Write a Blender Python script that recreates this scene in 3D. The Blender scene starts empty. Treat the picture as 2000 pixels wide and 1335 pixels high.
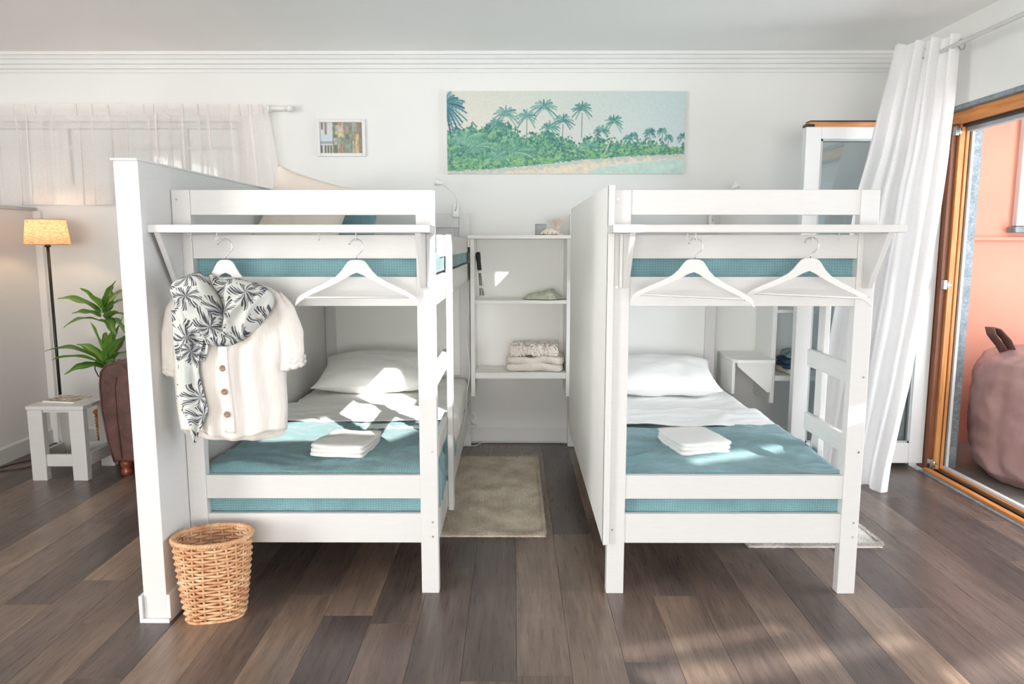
import bpy, bmesh, math, random
import numpy as np
from mathutils import Vector, Matrix, noise
random.seed(7)
rng = np.random.default_rng(7)
PI = math.pi
R = math.radians
C = bpy.context.scene.collection
scene = bpy.context.scene

# ------------------------------------------------------------------ camera, world, sun, exposure
cam_d = bpy.data.cameras.new('camera')
cam = bpy.data.objects.new('camera', cam_d); C.objects.link(cam)
cam.location = (0, 0, 1.4)
cam.rotation_euler = (R(90 - 7.6), 0, R(0.2))
cam_d.sensor_fit = 'HORIZONTAL'; cam_d.sensor_width = 36.0
cam_d.lens = 36.0 * 1421 / 2000
cam_d.clip_start = 0.02; cam_d.clip_end = 200
scene.camera = cam

w = bpy.data.worlds.new('sky'); scene.world = w; w.use_nodes = True
bg = w.node_tree.nodes['Background']
bg.inputs[0].default_value = (0.80, 0.90, 1.0, 1); bg.inputs[1].default_value = 1.0

SUN_AZ = math.atan2(.55, .835); SUN_EL = R(30)
sd = bpy.data.lights.new('sun', 'SUN'); sd.energy = 10.0; sd.angle = R(0.53); sd.color = (1, .96, .9)
sun = bpy.data.objects.new('sun', sd); C.objects.link(sun)
dirv = Vector((-math.sin(SUN_AZ) * math.cos(SUN_EL), math.cos(SUN_AZ) * math.cos(SUN_EL), -math.sin(SUN_EL)))
sun.rotation_euler = dirv.to_track_quat('-Z', 'Y').to_euler()
sun.location = (6, -8, 6)

def area(name, loc, direction, sx, sy, power, col):
    d = bpy.data.lights.new(name, 'AREA'); d.shape = 'RECTANGLE'; d.size = sx; d.size_y = sy
    d.energy = power; d.color = col
    o = bpy.data.objects.new(name, d); C.objects.link(o); o.location = loc
    o.rotation_euler = Vector(direction).to_track_quat('-Z', 'Z').to_euler()
    return o
# daylight at the front windows (behind the photographer) and at the open terrace side
area('daylight_front_window', (-0.8, -6.8, 1.15), (0, 1, 0), 6.2, 2.1, 445, (1.0, 0.985, 0.97))
area('side_fill_lamp', (-5.1, -1.2, 1.25), (1, 0.1, 0), 4.4, 1.9, 430, (1.0, 0.985, 0.97))  # unseen lamp added on the left as fill for left-facing sides
area('daylight_terrace', (4.6, 2.6, 1.2), (-1, 0.12, 0), 4.6, 2.0, 340, (0.86, 0.93, 1.0))

scene.view_settings.view_transform = 'Standard'
scene.view_settings.look = 'None'
scene.view_settings.exposure = -0.06
scene.view_settings.gamma = 1.0
scene.view_settings.use_curve_mapping = False
scene.cycles.use_denoising = True
scene.cycles.max_bounces = 10
scene.cycles.diffuse_bounces = 7
scene.cycles.transparent_max_bounces = 12
scene.cycles.sample_clamp_indirect = 6.0
scene.cycles.caustics_reflective = False
scene.cycles.caustics_refractive = False

# ------------------------------------------------------------------ materials
def srgb(r, g, b):
    f = lambda c: (c / 255 / 12.92) if c / 255 <= .04045 else ((c / 255 + .055) / 1.055) ** 2.4
    return (f(r), f(g), f(b), 1)

class M:
    """small node helper"""
    def __init__(s, name, col=(.8, .8, .8, 1), rough=.5, metal=0.0, spec=.5):
        s.m = bpy.data.materials.new(name); s.m.use_nodes = True
        s.t = s.m.node_tree; s.n = s.t.nodes; s.b = s.n['Principled BSDF']; s.out = s.n['Material Output']
        s.b.inputs['Base Color'].default_value = col; s.b.inputs['Roughness'].default_value = rough
        s.b.inputs['Metallic'].default_value = metal; s.b.inputs['Specular IOR Level'].default_value = spec
    def node(s, ty, **kw):
        n = s.n.new(ty)
        for k, v in kw.items():
            if k.startswith('i_'):
                key = k[2:].replace('_', ' ')
                n.inputs[key].default_value = v
            else: setattr(n, k, v)
        return n
    def link(s, a, b): s.t.links.new(a, b)
    def coords(s, scale=(1, 1, 1), kind='Object'):
        tc = s.node('ShaderNodeTexCoord'); mp = s.node('ShaderNodeMapping')
        mp.inputs['Scale'].default_value = scale
        s.link(tc.outputs[kind], mp.inputs[0]); return mp.outputs[0]
    def noise(s, vec, scale=5, detail=3, rough=.5):
        n = s.node('ShaderNodeTexNoise'); n.inputs['Scale'].default_value = scale
        n.inputs['Detail'].default_value = detail; n.inputs['Roughness'].default_value = rough
        s.link(vec, n.inputs['Vector']); return n.outputs['Fac']
    def ramp(s, fac, stops):
        r = s.node('ShaderNodeValToRGB')
        els = r.color_ramp.elements
        while len(els) < len(stops): els.new(.5)
        for e, (p, c) in zip(els, stops): e.position = p; e.color = c
        s.link(fac, r.inputs[0]); return r.outputs[0]
    def math(s, op, a, b=None, c=None):
        n = s.node('ShaderNodeMath', operation=op)
        for i, v in enumerate((a, b, c)):
            if v is None: continue
            if isinstance(v, (int, float)): n.inputs[i].default_value = v
            else: s.link(v, n.inputs[i])
        return n.outputs[0]
    def mix(s, fac, a, b, mode='MIX'):
        n = s.node('ShaderNodeMix', data_type='RGBA', blend_type=mode)
        for k, v in ((0, fac), (6, a), (7, b)):
            if isinstance(v, (int, float)): n.inputs[k].default_value = v
            elif isinstance(v, tuple): n.inputs[k].default_value = v
            else: s.link(v, n.inputs[k])
        return n.outputs[2]
    def col(s, sock): s.link(sock, s.b.inputs['Base Color']); return s
    def bump(s, h, strength=.3, dist=.002):
        b = s.node('ShaderNodeBump'); b.inputs['Strength'].default_value = strength
        b.inputs['Distance'].default_value = dist
        s.link(h, b.inputs['Height']); s.link(b.outputs[0], s.b.inputs['Normal']); return s

def plain(name, rgb, rough=.5, metal=0, var=.04, scale=6, bump=0, bscale=80, spec=.5):
    m = M(name, srgb(*rgb), rough, metal, spec)
    v = m.coords()
    f = m.noise(v, scale, 3)
    c = srgb(*rgb)
    lo = tuple(x * (1 - var) for x in c[:3]) + (1,); hi = tuple(min(1, x * (1 + var)) for x in c[:3]) + (1,)
    m.col(m.ramp(f, [(.3, lo), (.7, hi)]))
    if bump: m.bump(m.noise(v, bscale, 2), bump)
    return m.m

MT = {}
MT['wall'] = plain('wall_paint', (228, 228, 225), .7, var=.012, scale=2, bump=.12, bscale=120, spec=.2)
MT['wall_warm'] = plain('wall_paint_warm', (232, 229, 227), .7, var=.012, scale=2, bump=.12, bscale=120, spec=.2)
MT['ceil'] = plain('ceiling_paint', (246, 245, 243), .8, var=.01, scale=1.5, bump=.08, spec=.1)
MT['trim'] = plain('trim_paint', (222, 222, 220), .45, var=.01, spec=.4)
MT['lifted_paint'] = plain('white_paint_lifted', (243, 243, 240), .5, var=.01, spec=.3)  # same white paint as the bed, lightened to offset shade on inner faces
MT['dark'] = plain('dark_gap', (58, 54, 52), .7)
MT['steel'] = plain('steel', (190, 190, 188), .25, metal=1, var=.03)
MT['chrome'] = plain('chrome', (176, 176, 174), .18, metal=1, var=.02)
MT['black'] = plain('black_plastic', (32, 32, 34), .4)
MT['blackmetal'] = plain('black_metal', (50, 46, 44), .4, metal=.3)
MT['plastic'] = plain('white_plastic', (232, 232, 228), .35, var=.01)
MT['sill'] = plain('grey_sill_paint', (176, 182, 182), .5)

def wood_white():
    m = M('white_painted_wood', srgb(216, 215, 213), .38, spec=.45)
    v = m.coords((3, 3, 30))
    f = m.noise(v, 6, 4)
    m.col(m.ramp(f, [(.3, srgb(214, 213, 211)), (.7, srgb(218, 217, 215))]))
    m.bump(f, .015, .0005); return m.m
MT['bed'] = wood_white()

def floor_mat():
    m = M('floor_plank_oak', rough=.38, spec=.5)
    oi = m.node('ShaderNodeObjectInfo')
    tc = m.node('ShaderNodeTexCoord'); mp = m.node('ShaderNodeMapping')
    mp.inputs['Scale'].default_value = (14, .9, 1)
    add = m.node('ShaderNodeVectorMath', operation='ADD')
    m.link(tc.outputs['Object'], add.inputs[0])
    cm = m.node('ShaderNodeCombineXYZ')
    m.link(m.math('MULTIPLY', oi.outputs['Random'], 37.0), cm.inputs[0]); m.link(m.math('MULTIPLY', oi.outputs['Random'], 91.0), cm.inputs[1])
    m.link(cm.outputs[0], add.inputs[1]); m.link(add.outputs[0], mp.inputs[0])
    grain = m.noise(mp.outputs[0], 3.2, 6, .62)
    mp2 = m.node('ShaderNodeMapping'); mp2.inputs['Scale'].default_value = (90, 2.2, 1); m.link(add.outputs[0], mp2.inputs[0])
    fine = m.noise(mp2.outputs[0], 3, 4, .7)
    mp3 = m.node('ShaderNodeMapping'); mp3.inputs['Scale'].default_value = (3.0, .55, 1); m.link(add.outputs[0], mp3.inputs[0])
    broad = m.noise(mp3.outputs[0], 1.6, 3, .5)
    g = m.math('ADD', m.math('MULTIPLY', grain, .6), m.math('MULTIPLY', fine, .4))
    g2 = m.ramp(g, [(.30, (.42, .40, .40, 1)), (.50, (.92, .91, .90, 1)), (.72, (1.50, 1.46, 1.40, 1))])
    base = m.mix(1.0, oi.outputs['Color'], g2, 'MULTIPLY')
    b2 = m.ramp(broad, [(.3, (.66, .66, .68, 1)), (.7, (1.28, 1.25, 1.20, 1))])
    base = m.mix(1.0, base, b2, 'MULTIPLY')
    m.col(base)
    m.link(m.ramp(fine, [(.3, (.24, .24, .24, 1)), (.8, (.40, .40, .40, 1))]), m.b.inputs['Roughness'])
    m.bump(fine, .12, .001); return m.m
MT['floor'] = floor_mat()

def waffle(name, rgb, soft=.05, trans=0):
    m = M(name, srgb(*rgb), .9, spec=.15)
    m.b.inputs['Sheen Weight'].default_value = .25
    tc = m.node('ShaderNodeTexCoord'); sp = m.node('ShaderNodeSeparateXYZ'); m.link(tc.outputs['Object'], sp.inputs[0])
    k = 2 * PI / .0105
    sx = m.math('SINE', m.math('MULTIPLY', sp.outputs[0], k))
    sy = m.math('SINE', m.math('MULTIPLY', m.math('ADD', sp.outputs[1], sp.outputs[2]), k))
    h = m.math('MAXIMUM', sx, sy)
    f = m.noise(tc.outputs['Object'], 7, 4)
    c = srgb(*rgb)
    col = m.ramp(f, [(.3, tuple(x * .88 for x in c[:3]) + (1,)), (.7, tuple(x * 1.1 for x in c[:3]) + (1,))])
    dk = m.ramp(h, [(.0, (.86, .86, .86, 1)), (1, (1.05, 1.05, 1.05, 1))])
    m.col(m.mix(1.0, col, dk, 'MULTIPLY'))
    m.bump(h, .45, .0018); return m.m
MT['teal'] = waffle('teal_waffle_cotton', (124, 163, 169))
MT['sheet'] = plain('white_cotton', (243, 243, 241), .9, var=.015, scale=5, bump=.25, bscale=260, spec=.1)
MT['mattress'] = plain('mattress_ticking', (232, 232, 230), .9, var=.02, bump=.2, bscale=200, spec=.1)
MT['towel'] = plain('terry_cotton', (244, 242, 238), .95, var=.02, bump=.8, bscale=330, spec=.05)
MT['beige'] = plain('beige_linen', (234, 222, 210), .9, var=.03, bump=.3, bscale=300, spec=.1)
MT['shirt'] = None
def shirt_mat():
    m = M('cream_crinkled_cotton', srgb(240, 236, 230), .85, spec=.1)
    v = m.coords((60, 60, 3))
    f = m.noise(v, 4, 3)
    m.col(m.ramp(f, [(.3, srgb(222, 216, 209)), (.7, srgb(232, 227, 221))]))
    m.bump(f, .25, .0015); return m.m
MT['shirt'] = shirt_mat()

def palm_print(name, base, ink, scale, planar='XZ', thr=.0, reach=.62):
    m = M(name, srgb(*base), .8, spec=.15)
    tc = m.node('ShaderNodeTexCoord')
    nz = m.node('ShaderNodeTexNoise'); nz.inputs['Scale'].default_value = scale * 1.3; m.link(tc.outputs['Object'], nz.inputs['Vector'])
    sp = m.node('ShaderNodeSeparateXYZ'); m.link(tc.outputs['Object'], sp.inputs[0])
    cb = m.node('ShaderNodeCombineXYZ')
    m.link(sp.outputs[0], cb.inputs[0]); m.link(m.math('ADD', sp.outputs[2], m.math('MULTIPLY', sp.outputs[1], .7)), cb.inputs[1])
    wn = m.node('ShaderNodeTexNoise'); wn.inputs['Scale'].default_value = scale * .9; wn.inputs['Detail'].default_value = 2; m.link(tc.outputs['Object'], wn.inputs['Vector'])
    ws_ = m.node('ShaderNodeVectorMath', operation='SCALE'); ws_.inputs[3].default_value = .5 / scale; m.link(wn.outputs['Color'], ws_.inputs[0])
    wa_ = m.node('ShaderNodeVectorMath', operation='ADD'); m.link(cb.outputs[0], wa_.inputs[0]); m.link(ws_.outputs[0], wa_.inputs[1]); cb = wa_
    vo = m.node('ShaderNodeTexVoronoi'); vo.voronoi_dimensions = '2D'; vo.inputs['Scale'].default_value = scale
    vo.inputs['Randomness'].default_value = .75
    m.link(cb.outputs[0], vo.inputs['Vector'])
    sub = m.node('ShaderNodeVectorMath', operation='SUBTRACT')
    m.link(cb.outputs[0], sub.inputs[0]); m.link(vo.outputs['Position'], sub.inputs[1])
    s2 = m.node('ShaderNodeSeparateXYZ'); m.link(sub.outputs[0], s2.inputs[0])
    ang = m.math('ARCTAN2', s2.outputs[1], s2.outputs[0])
    d = m.math('MULTIPLY', vo.outputs['Distance'], 1.0)
    fr = m.math('SINE', m.math('ADD', m.math('MULTIPLY', ang, 8.0), m.math('MULTIPLY', nz.outputs['Fac'], 6.0)))
    fine = m.math('SINE', m.math('ADD', m.math('MULTIPLY', ang, 31.0), m.math('MULTIPLY', d, 26.0)))
    frond = m.math('ADD', m.math('ADD', fr, m.math('MULTIPLY', fine, .95)), m.math('MULTIPLY', m.math('SUBTRACT', d, .30), -2.2))
    on = m.math('GREATER_THAN', frond, thr)
    near = m.math('LESS_THAN', m.math('ADD', d, m.math('MULTIPLY', m.math('SUBTRACT', nz.outputs['Fac'], .5), .9)), reach)
    mask = m.math('MULTIPLY', on, near)
    f = m.noise(tc.outputs['Object'], 40, 2)
    inkc = m.ramp(f, [(.3, srgb(*ink)), (.7, srgb(*[min(255, int(c * 1.55)) for c in ink]))])
    m.col(m.mix(mask, srgb(*base), inkc))
    m.bump(m.noise(tc.outputs['Object'], 60, 2), .2, .002)
    return m.m
MT['scarf'] = palm_print('palm_print_cotton', (204, 206, 201), (62, 64, 70), 10.0, thr=.0, reach=.60)
MT['bluepalm'] = palm_print('blue_leaf_print_cotton', (196, 214, 216), (66, 92, 110), 14)
MT['greenprint'] = palm_print('green_print_cotton', (206, 208, 192), (132, 142, 112), 30, thr=.25)

def knit(name, rgb, sc=160, strength=1.0, ribs=False):
    m = M(name, srgb(*rgb), .95, spec=.05)
    v = m.coords()
    vo = m.node('ShaderNodeTexVoronoi'); vo.inputs['Scale'].default_value = sc; m.link(v, vo.inputs['Vector'])
    c = srgb(*rgb)
    m.col(m.ramp(vo.outputs['Distance'], [(.0, tuple(min(1, x * 1.08) for x in c[:3]) + (1,)), (.6, tuple(x * .92 for x in c[:3]) + (1,))]))
    m.bump(m.math('MULTIPLY', vo.outputs['Distance'], -1.0), strength, .004); return m.m
MT['knit'] = knit('cream_knit_wool', (248, 240, 230), 120, .8)
MT['knit2'] = knit('curly_cream_wool', (250, 240, 230), 70, 1.0)

def rug_mat(name, dark, light):
    m = M(name, srgb(*light), .95, spec=.05)
    v = m.coords()
    a = m.noise(v, 5.5, 4, .6); f = m.noise(v, 240, 2)
    h = m.math('ADD', m.math('MULTIPLY', a, .75), m.math('MULTIPLY', f, .25))
    m.col(m.ramp(h, [(.36, srgb(*dark)), (.6, srgb(*light))]))
    m.bump(f, .7, .004); return m.m
MT['rug'] = rug_mat('beige_shag_pile', (182, 170, 154), (226, 216, 200))
MT['rug2'] = rug_mat('grey_shag_pile', (200, 195, 190), (232, 228, 222))

def wicker(name, a, b):
    m = M(name, srgb(*a), .55, spec=.4)
    v = m.coords((1, 1, 1)); oi = m.node('ShaderNodeObjectInfo')
    f = m.noise(v, 22, 4, .6)
    m.col(m.ramp(f, [(.3, srgb(*a)), (.55, srgb(*b)), (.78, srgb(238, 214, 182))]))
    m.bump(m.noise(v, 150, 2), .3, .001); return m.m
MT['wicker'] = wicker('willow_wicker', (186, 132, 92), (218, 174, 132))
MT['wicker2'] = wicker('orange_rattan', (150, 92, 36), (198, 132, 62))

def leather(name, a, b, rough=.45, sc=14):
    m = M(name, srgb(*a), rough, spec=.45)
    v = m.coords(); f = m.noise(v, sc, 5, .6)
    m.col(m.ramp(f, [(.3, srgb(*a)), (.7, srgb(*b))]))
    m.bump(m.noise(v, 70, 4, .6), .25, .003); return m.m
MT['leather'] = leather('brown_leather', (74, 48, 42), (112, 78, 70))
MT['beanleather'] = leather('mauve_leatherette', (158, 124, 121), (182, 147, 142), .42, 5)
MT['mahogany'] = leather('mahogany', (112, 54, 36), (150, 78, 54), .25, 20)

def wood(name, a, b, axis=2, sc=1.0):
    m = M(name, srgb(*a), .45, spec=.4)
    s = [22, 22, 22]; s[axis] = 1.4
    v = m.coords(tuple(x * sc for x in s)); f = m.noise(v, 2.2, 5, .6)
    m.col(m.ramp(f, [(.3, srgb(*a)), (.7, srgb(*b))])); m.bump(f, .15, .001); return m.m
MT['oakv'] = wood('orange_pine_upright', (186, 116, 60), (226, 164, 104), 2)
MT['oaky'] = wood('orange_pine_lengthways', (186, 112, 54), (224, 152, 88), 1)
MT['oakx'] = wood('orange_pine_crossways', (170, 108, 66), (214, 154, 104), 0)
MT['darkwood'] = wood('brown_stained_pine', (112, 66, 44), (142, 90, 62), 2)

def stone_mat():
    m = M('grey_basalt', srgb(130, 138, 144), .8, spec=.3)
    v = m.coords(); a = m.noise(v, 14, 6, .7); b = m.noise(v, 90, 3, .6)
    h = m.math('ADD', m.math('MULTIPLY', a, .6), m.math('MULTIPLY', b, .4))
    m.col(m.ramp(h, [(.3, srgb(96, 108, 116)), (.5, srgb(138, 148, 154)), (.72, srgb(186, 194, 200))]))
    m.bump(h, .5, .004); return m.m
MT['stone'] = stone_mat()
MT['pink'] = plain('salmon_render', (226, 160, 138), .9, var=.05, scale=2, bump=.3, bscale=60, spec=.1)
MT['tile'] = plain('grey_terrace_tile', (140, 134, 128), .7, var=.08, scale=20, bump=.2)
MT['leaf'] = None
def leaf_mat():
    m = M('dracaena_leaf', srgb(70, 120, 50), .4, spec=.5)
    oi = m.node('ShaderNodeObjectInfo')
    uv = m.node('ShaderNodeUVMap'); sp = m.node('ShaderNodeSeparateXYZ'); m.link(uv.outputs[0], sp.inputs[0])
    st = m.math('ABSOLUTE', m.math('SUBTRACT', sp.outputs[0], .5))
    c1 = m.ramp(st, [(.0, srgb(168, 190, 96)), (.16, srgb(112, 158, 66)), (.4, srgb(88, 140, 58))])
    v = m.ramp(oi.outputs['Random'], [(0, (.7, .75, .7, 1)), (1, (1.2, 1.15, 1.0, 1))])
    m.col(m.mix(1.0, c1, v, 'MULTIPLY')); return m.m
MT['leaf'] = leaf_mat()
MT['stem'] = plain('plant_stem', (120, 106, 84), .8, var=.2, scale=40, bump=.5)
MT['soil'] = plain('soil', (60, 46, 38), .95, var=.3, scale=60)
MT['pot'] = plain('grey_pot', (120, 116, 110), .6)

def glass_mat(name, tint=(.93, .97, .96, 1), refl=.12):
    m = bpy.data.materials.new(name); m.use_nodes = True; t = m.node_tree; n = t.nodes; n.clear()
    o = n.new('ShaderNodeOutputMaterial'); tr = n.new('ShaderNodeBsdfTransparent'); tr.inputs[0].default_value = tint
    gl = n.new('ShaderNodeBsdfGlossy'); gl.inputs['Roughness'].default_value = .02
    fr = n.new('ShaderNodeFresnel'); fr.inputs[0].default_value = 1.5
    ad = n.new('ShaderNodeMath'); ad.operation = 'ADD'; ad.inputs[1].default_value = refl; t.links.new(fr.outputs[0], ad.inputs[0])
    mx = n.new('ShaderNodeMixShader'); t.links.new(ad.outputs[0], mx.inputs[0]); t.links.new(tr.outputs[0], mx.inputs[1])
    t.links.new(gl.outputs[0], mx.inputs[2]); t.links.new(mx.outputs[0], o.inputs[0]); return m
MT['glass'] = glass_mat('door_glass', (.84, .90, .92, 1), .10)
MT['glass2'] = glass_mat('window_glass', (.82, .86, .88, 1), .04)

def cloth_through(name, rgb, transp, transl):
    """thin fabric: part open weave, part translucent"""
    m = bpy.data.materials.new(name); m.use_nodes = True; t = m.node_tree; n = t.nodes; n.clear()
    o = n.new('ShaderNodeOutputMaterial')
    df = n.new('ShaderNodeBsdfDiffuse'); df.inputs[0].default_value = srgb(*rgb)
    tl = n.new('ShaderNodeBsdfTranslucent'); tl.inputs[0].default_value = srgb(*rgb)
    m1 = n.new('ShaderNodeMixShader'); m1.inputs[0].default_value = transl
    t.links.new(df.outputs[0], m1.inputs[1]); t.links.new(tl.outputs[0], m1.inputs[2])
    tr = n.new('ShaderNodeBsdfTransparent'); m2 = n.new('ShaderNodeMixShader')
    tc = n.new('ShaderNodeTexCoord'); nz = n.new('ShaderNodeTexNoise'); nz.inputs['Scale'].default_value = 240
    t.links.new(tc.outputs['Object'], nz.inputs['Vector'])
    mm = n.new('ShaderNodeMath'); mm.operation = 'MULTIPLY_ADD'; mm.inputs[1].default_value = .25; mm.inputs[2].default_value = transp - .125
    t.links.new(nz.outputs['Fac'], mm.inputs[0]); t.links.new(mm.outputs[0], m2.inputs[0])
    t.links.new(m1.outputs[0], m2.inputs[1]); t.links.new(tr.outputs[0], m2.inputs[2])
    t.links.new(m2.outputs[0], o.inputs[0]); return m
MT['sheer'] = cloth_through('sheer_voile', (250, 246, 244), .40, .30)
MT['curtain'] = cloth_through('white_linen_curtain', (250, 250, 250), .03, .38)
def shade_mat():
    m = bpy.data.materials.new('linen_lamp_shade'); m.use_nodes = True; t = m.node_tree; n = t.nodes; n.clear()
    o = n.new('ShaderNodeOutputMaterial')
    tc = n.new('ShaderNodeTexCoord'); mp = n.new('ShaderNodeMapping'); mp.inputs['Scale'].default_value = (30, 30, 230)
    t.links.new(tc.outputs['Object'], mp.inputs[0]); nz = n.new('ShaderNodeTexNoise'); nz.inputs['Scale'].default_value = 1.5
    t.links.new(mp.outputs[0], nz.inputs['Vector'])
    rp = n.new('ShaderNodeValToRGB'); rp.color_ramp.elements[0].color = srgb(190, 148, 112); rp.color_ramp.elements[1].color = srgb(240, 208, 176)
    rp.color_ramp.elements[0].position = .35; rp.color_ramp.elements[1].position = .65
    t.links.new(nz.outputs['Fac'], rp.inputs[0])
    df = n.new('ShaderNodeBsdfDiffuse'); tl = n.new('ShaderNodeBsdfTranslucent')
    t.links.new(rp.outputs[0], df.inputs[0]); t.links.new(rp.outputs[0], tl.inputs[0])
    m1 = n.new('ShaderNodeMixShader'); m1.inputs[0].default_value = .5
    t.links.new(df.outputs[0], m1.inputs[1]); t.links.new(tl.outputs[0], m1.inputs[2]); t.links.new(m1.outputs[0], o.inputs[0]); return m
MT['shade'] = shade_mat()
def bulb_mat():
    m = M('bulb_glow', srgb(255, 230, 180), .4)
    m.b.inputs['Emission Color'].default_value = (1, .72, .38, 1); m.b.inputs['Emission Strength'].default_value = 12; return m.m
MT['bulb'] = bulb_mat()
def vcol_mat(name, rough=.6):
    m = M(name, rough=rough, spec=.2)
    a = m.node('ShaderNodeAttribute', attribute_name='Col'); m.link(a.outputs['Color'], m.b.inputs['Base Color']); return m.m
MT['print'] = vcol_mat('printed_picture', .55)
MT['printgloss'] = vcol_mat('printed_gloss', .25)

# ------------------------------------------------------------------ mesh building
class B:
    def __init__(s): s.v = []; s.f = []; s.sm = []; s.uv = None
    def add(s, vs, fs, smooth=False):
        k = len(s.v); s.v += [tuple(p) for p in vs]
        s.f += [tuple(i + k for i in f) for f in fs]; s.sm += [smooth] * len(fs); return s
    def box(s, x0, y0, z0, x1, y1, z1):
        vs = [(x, y, z) for z in (z0, z1) for y in (y0, y1) for x in (x0, x1)]
        return s.add(vs, [(0, 2, 3, 1), (4, 5, 7, 6), (0, 1, 5, 4), (2, 6, 7, 3), (0, 4, 6, 2), (1, 3, 7, 5)])
    def hexa(s, bottom, top):
        return s.add(list(bottom) + list(top), [(3, 2, 1, 0), (4, 5, 6, 7), (0, 1, 5, 4), (1, 2, 6, 5), (2, 3, 7, 6), (3, 0, 4, 7)])
    def prism(s, poly, axis, a, b):
        """extrude polygon (2D) along axis from a to b"""
        def P(p, t):
            return (t, p[0], p[1]) if axis == 'x' else ((p[0], t, p[1]) if axis == 'y' else (p[0], p[1], t))
        n = len(poly); vs = [P(p, a) for p in poly] + [P(p, b) for p in poly]
        fs = [tuple(range(n))[::-1], tuple(range(n, 2 * n))] + [(i, (i + 1) % n, n + (i + 1) % n, n + i) for i in range(n)]
        return s.add(vs, fs)
    def tube(s, path, r, n=8, closed=False, caps=True):
        path = [Vector(p) for p in path]; m = len(path)
        rr = r if isinstance(r, (list, tuple)) else [r] * m
        up = None; rings = []
        for i, p in enumerate(path):
            a = path[(i - 1) % m] if (closed or i > 0) else p
            b = path[(i + 1) % m] if (closed or i < m - 1) else p
            t = (b - a).normalized()
            if up is None:
                up = Vector((0, 0, 1)) if abs(t.z) < .9 else Vector((1, 0, 0))
            x = t.cross(up)
            if x.length < 1e-6: x = t.orthogonal()
            x.normalize(); up = x.cross(t).normalized()
            rings.append([p + (x * math.cos(2 * PI * k / n) + up * math.sin(2 * PI * k / n)) * rr[i] for k in range(n)])
        vs = [q for rg in rings for q in rg]; fs = []
        for i in range(m if closed else m - 1):
            j = (i + 1) % m
            for k in range(n): fs.append((i * n + k, i * n + (k + 1) % n, j * n + (k + 1) % n, j * n + k))
        s.add(vs, fs, True)
        if not closed and caps:
            k0 = len(s.v) - m * n
            s.f.append(tuple(k0 + i for i in range(n))[::-1]); s.sm.append(False)
            s.f.append(tuple(k0 + (m - 1) * n + i for i in range(n))); s.sm.append(False)
        return s
    def lathe(s, prof, c=(0, 0, 0), n=24, smooth=True, sx=1, sy=1):
        vs = [(c[0] + r * math.cos(2 * PI * k / n) * sx, c[1] + r * math.sin(2 * PI * k / n) * sy, c[2] + z) for r, z in prof for k in range(n)]
        fs = [(i * n + k, i * n + (k + 1) % n, (i + 1) * n + (k + 1) % n, (i + 1) * n + k) for i in range(len(prof) - 1) for k in range(n)]
        return s.add(vs, fs, smooth)
    def grid(s, fn, nu, nv, closeu=False, smooth=True):
        vs = [fn(i / nu, j / nv) for j in range(nv + 1) for i in range(nu + (0 if closeu else 1))]
        w = nu if closeu else nu + 1
        fs = [(j * w + i, j * w + (i + 1) % w, (j + 1) * w + (i + 1) % w, (j + 1) * w + i) for j in range(nv) for i in range(nu)]
        return s.add(vs, fs, smooth)

def obj(name, b, mat, parent=None, bevel=0, seg=2, solid=0, sub=0, label=None):
    me = bpy.data.meshes.new(name)
    off = Vector((0, 0, 0)); q = parent
    while q is not None: off += q.location; q = q.parent
    vs = [(x - off.x, y - off.y, z - off.z) for x, y, z in b.v]
    me.from_pydata(vs, [], b.f); me.polygons.foreach_set('use_smooth', b.sm); me.update()
    bm = bmesh.new(); bm.from_mesh(me); bmesh.ops.recalc_face_normals(bm, faces=bm.faces); bm.to_mesh(me); bm.free()
    if mat is not None: me.materials.append(MT[mat] if isinstance(mat, str) else mat)
    o = bpy.data.objects.new(name, me); C.objects.link(o)
    if parent is not None: o.parent = parent
    if solid:
        md = o.modifiers.new('thickness', 'SOLIDIFY'); md.thickness = solid; md.offset = 0
    if bevel:
        md = o.modifiers.new('edges', 'BEVEL'); md.width = bevel; md.segments = seg; md.limit_method = 'ANGLE'; md.angle_limit = R(40)
        md.harden_normals = False
    if sub:
        md = o.modifiers.new('smooth', 'SUBSURF'); md.levels = sub; md.render_levels = sub
    if label: o['label'] = label
    return o
def box(*a): return B().box(*a)
def thing(name, label, cat, loc=(0, 0, 0), group=None):
    o = bpy.data.objects.new(name, None); C.objects.link(o); o.location = loc; o.empty_display_size = .05
    o['label'] = label; o['category'] = cat
    if group: o['group'] = group
    return o
def tag(o, label, cat, group=None):
    o['label'] = label; o['category'] = cat
    if group: o['group'] = group
    return o
def struct(name, b=None, mat=None, loc=(0, 0, 0), label=None, cat=None, **kw):
    if b is None:
        o = bpy.data.objects.new(name, None); C.objects.link(o); o.location = loc
    else: o = obj(name, b, mat, None, **kw)
    o['kind'] = 'structure'
    if label: o['label'] = label
    if cat: o['category'] = cat
    return o
def copy_tree(o, parent=None):
    c = o.copy(); C.objects.link(c); c.parent = parent
    for ch in list(o.children): copy_tree(ch, c)
    return c
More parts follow.
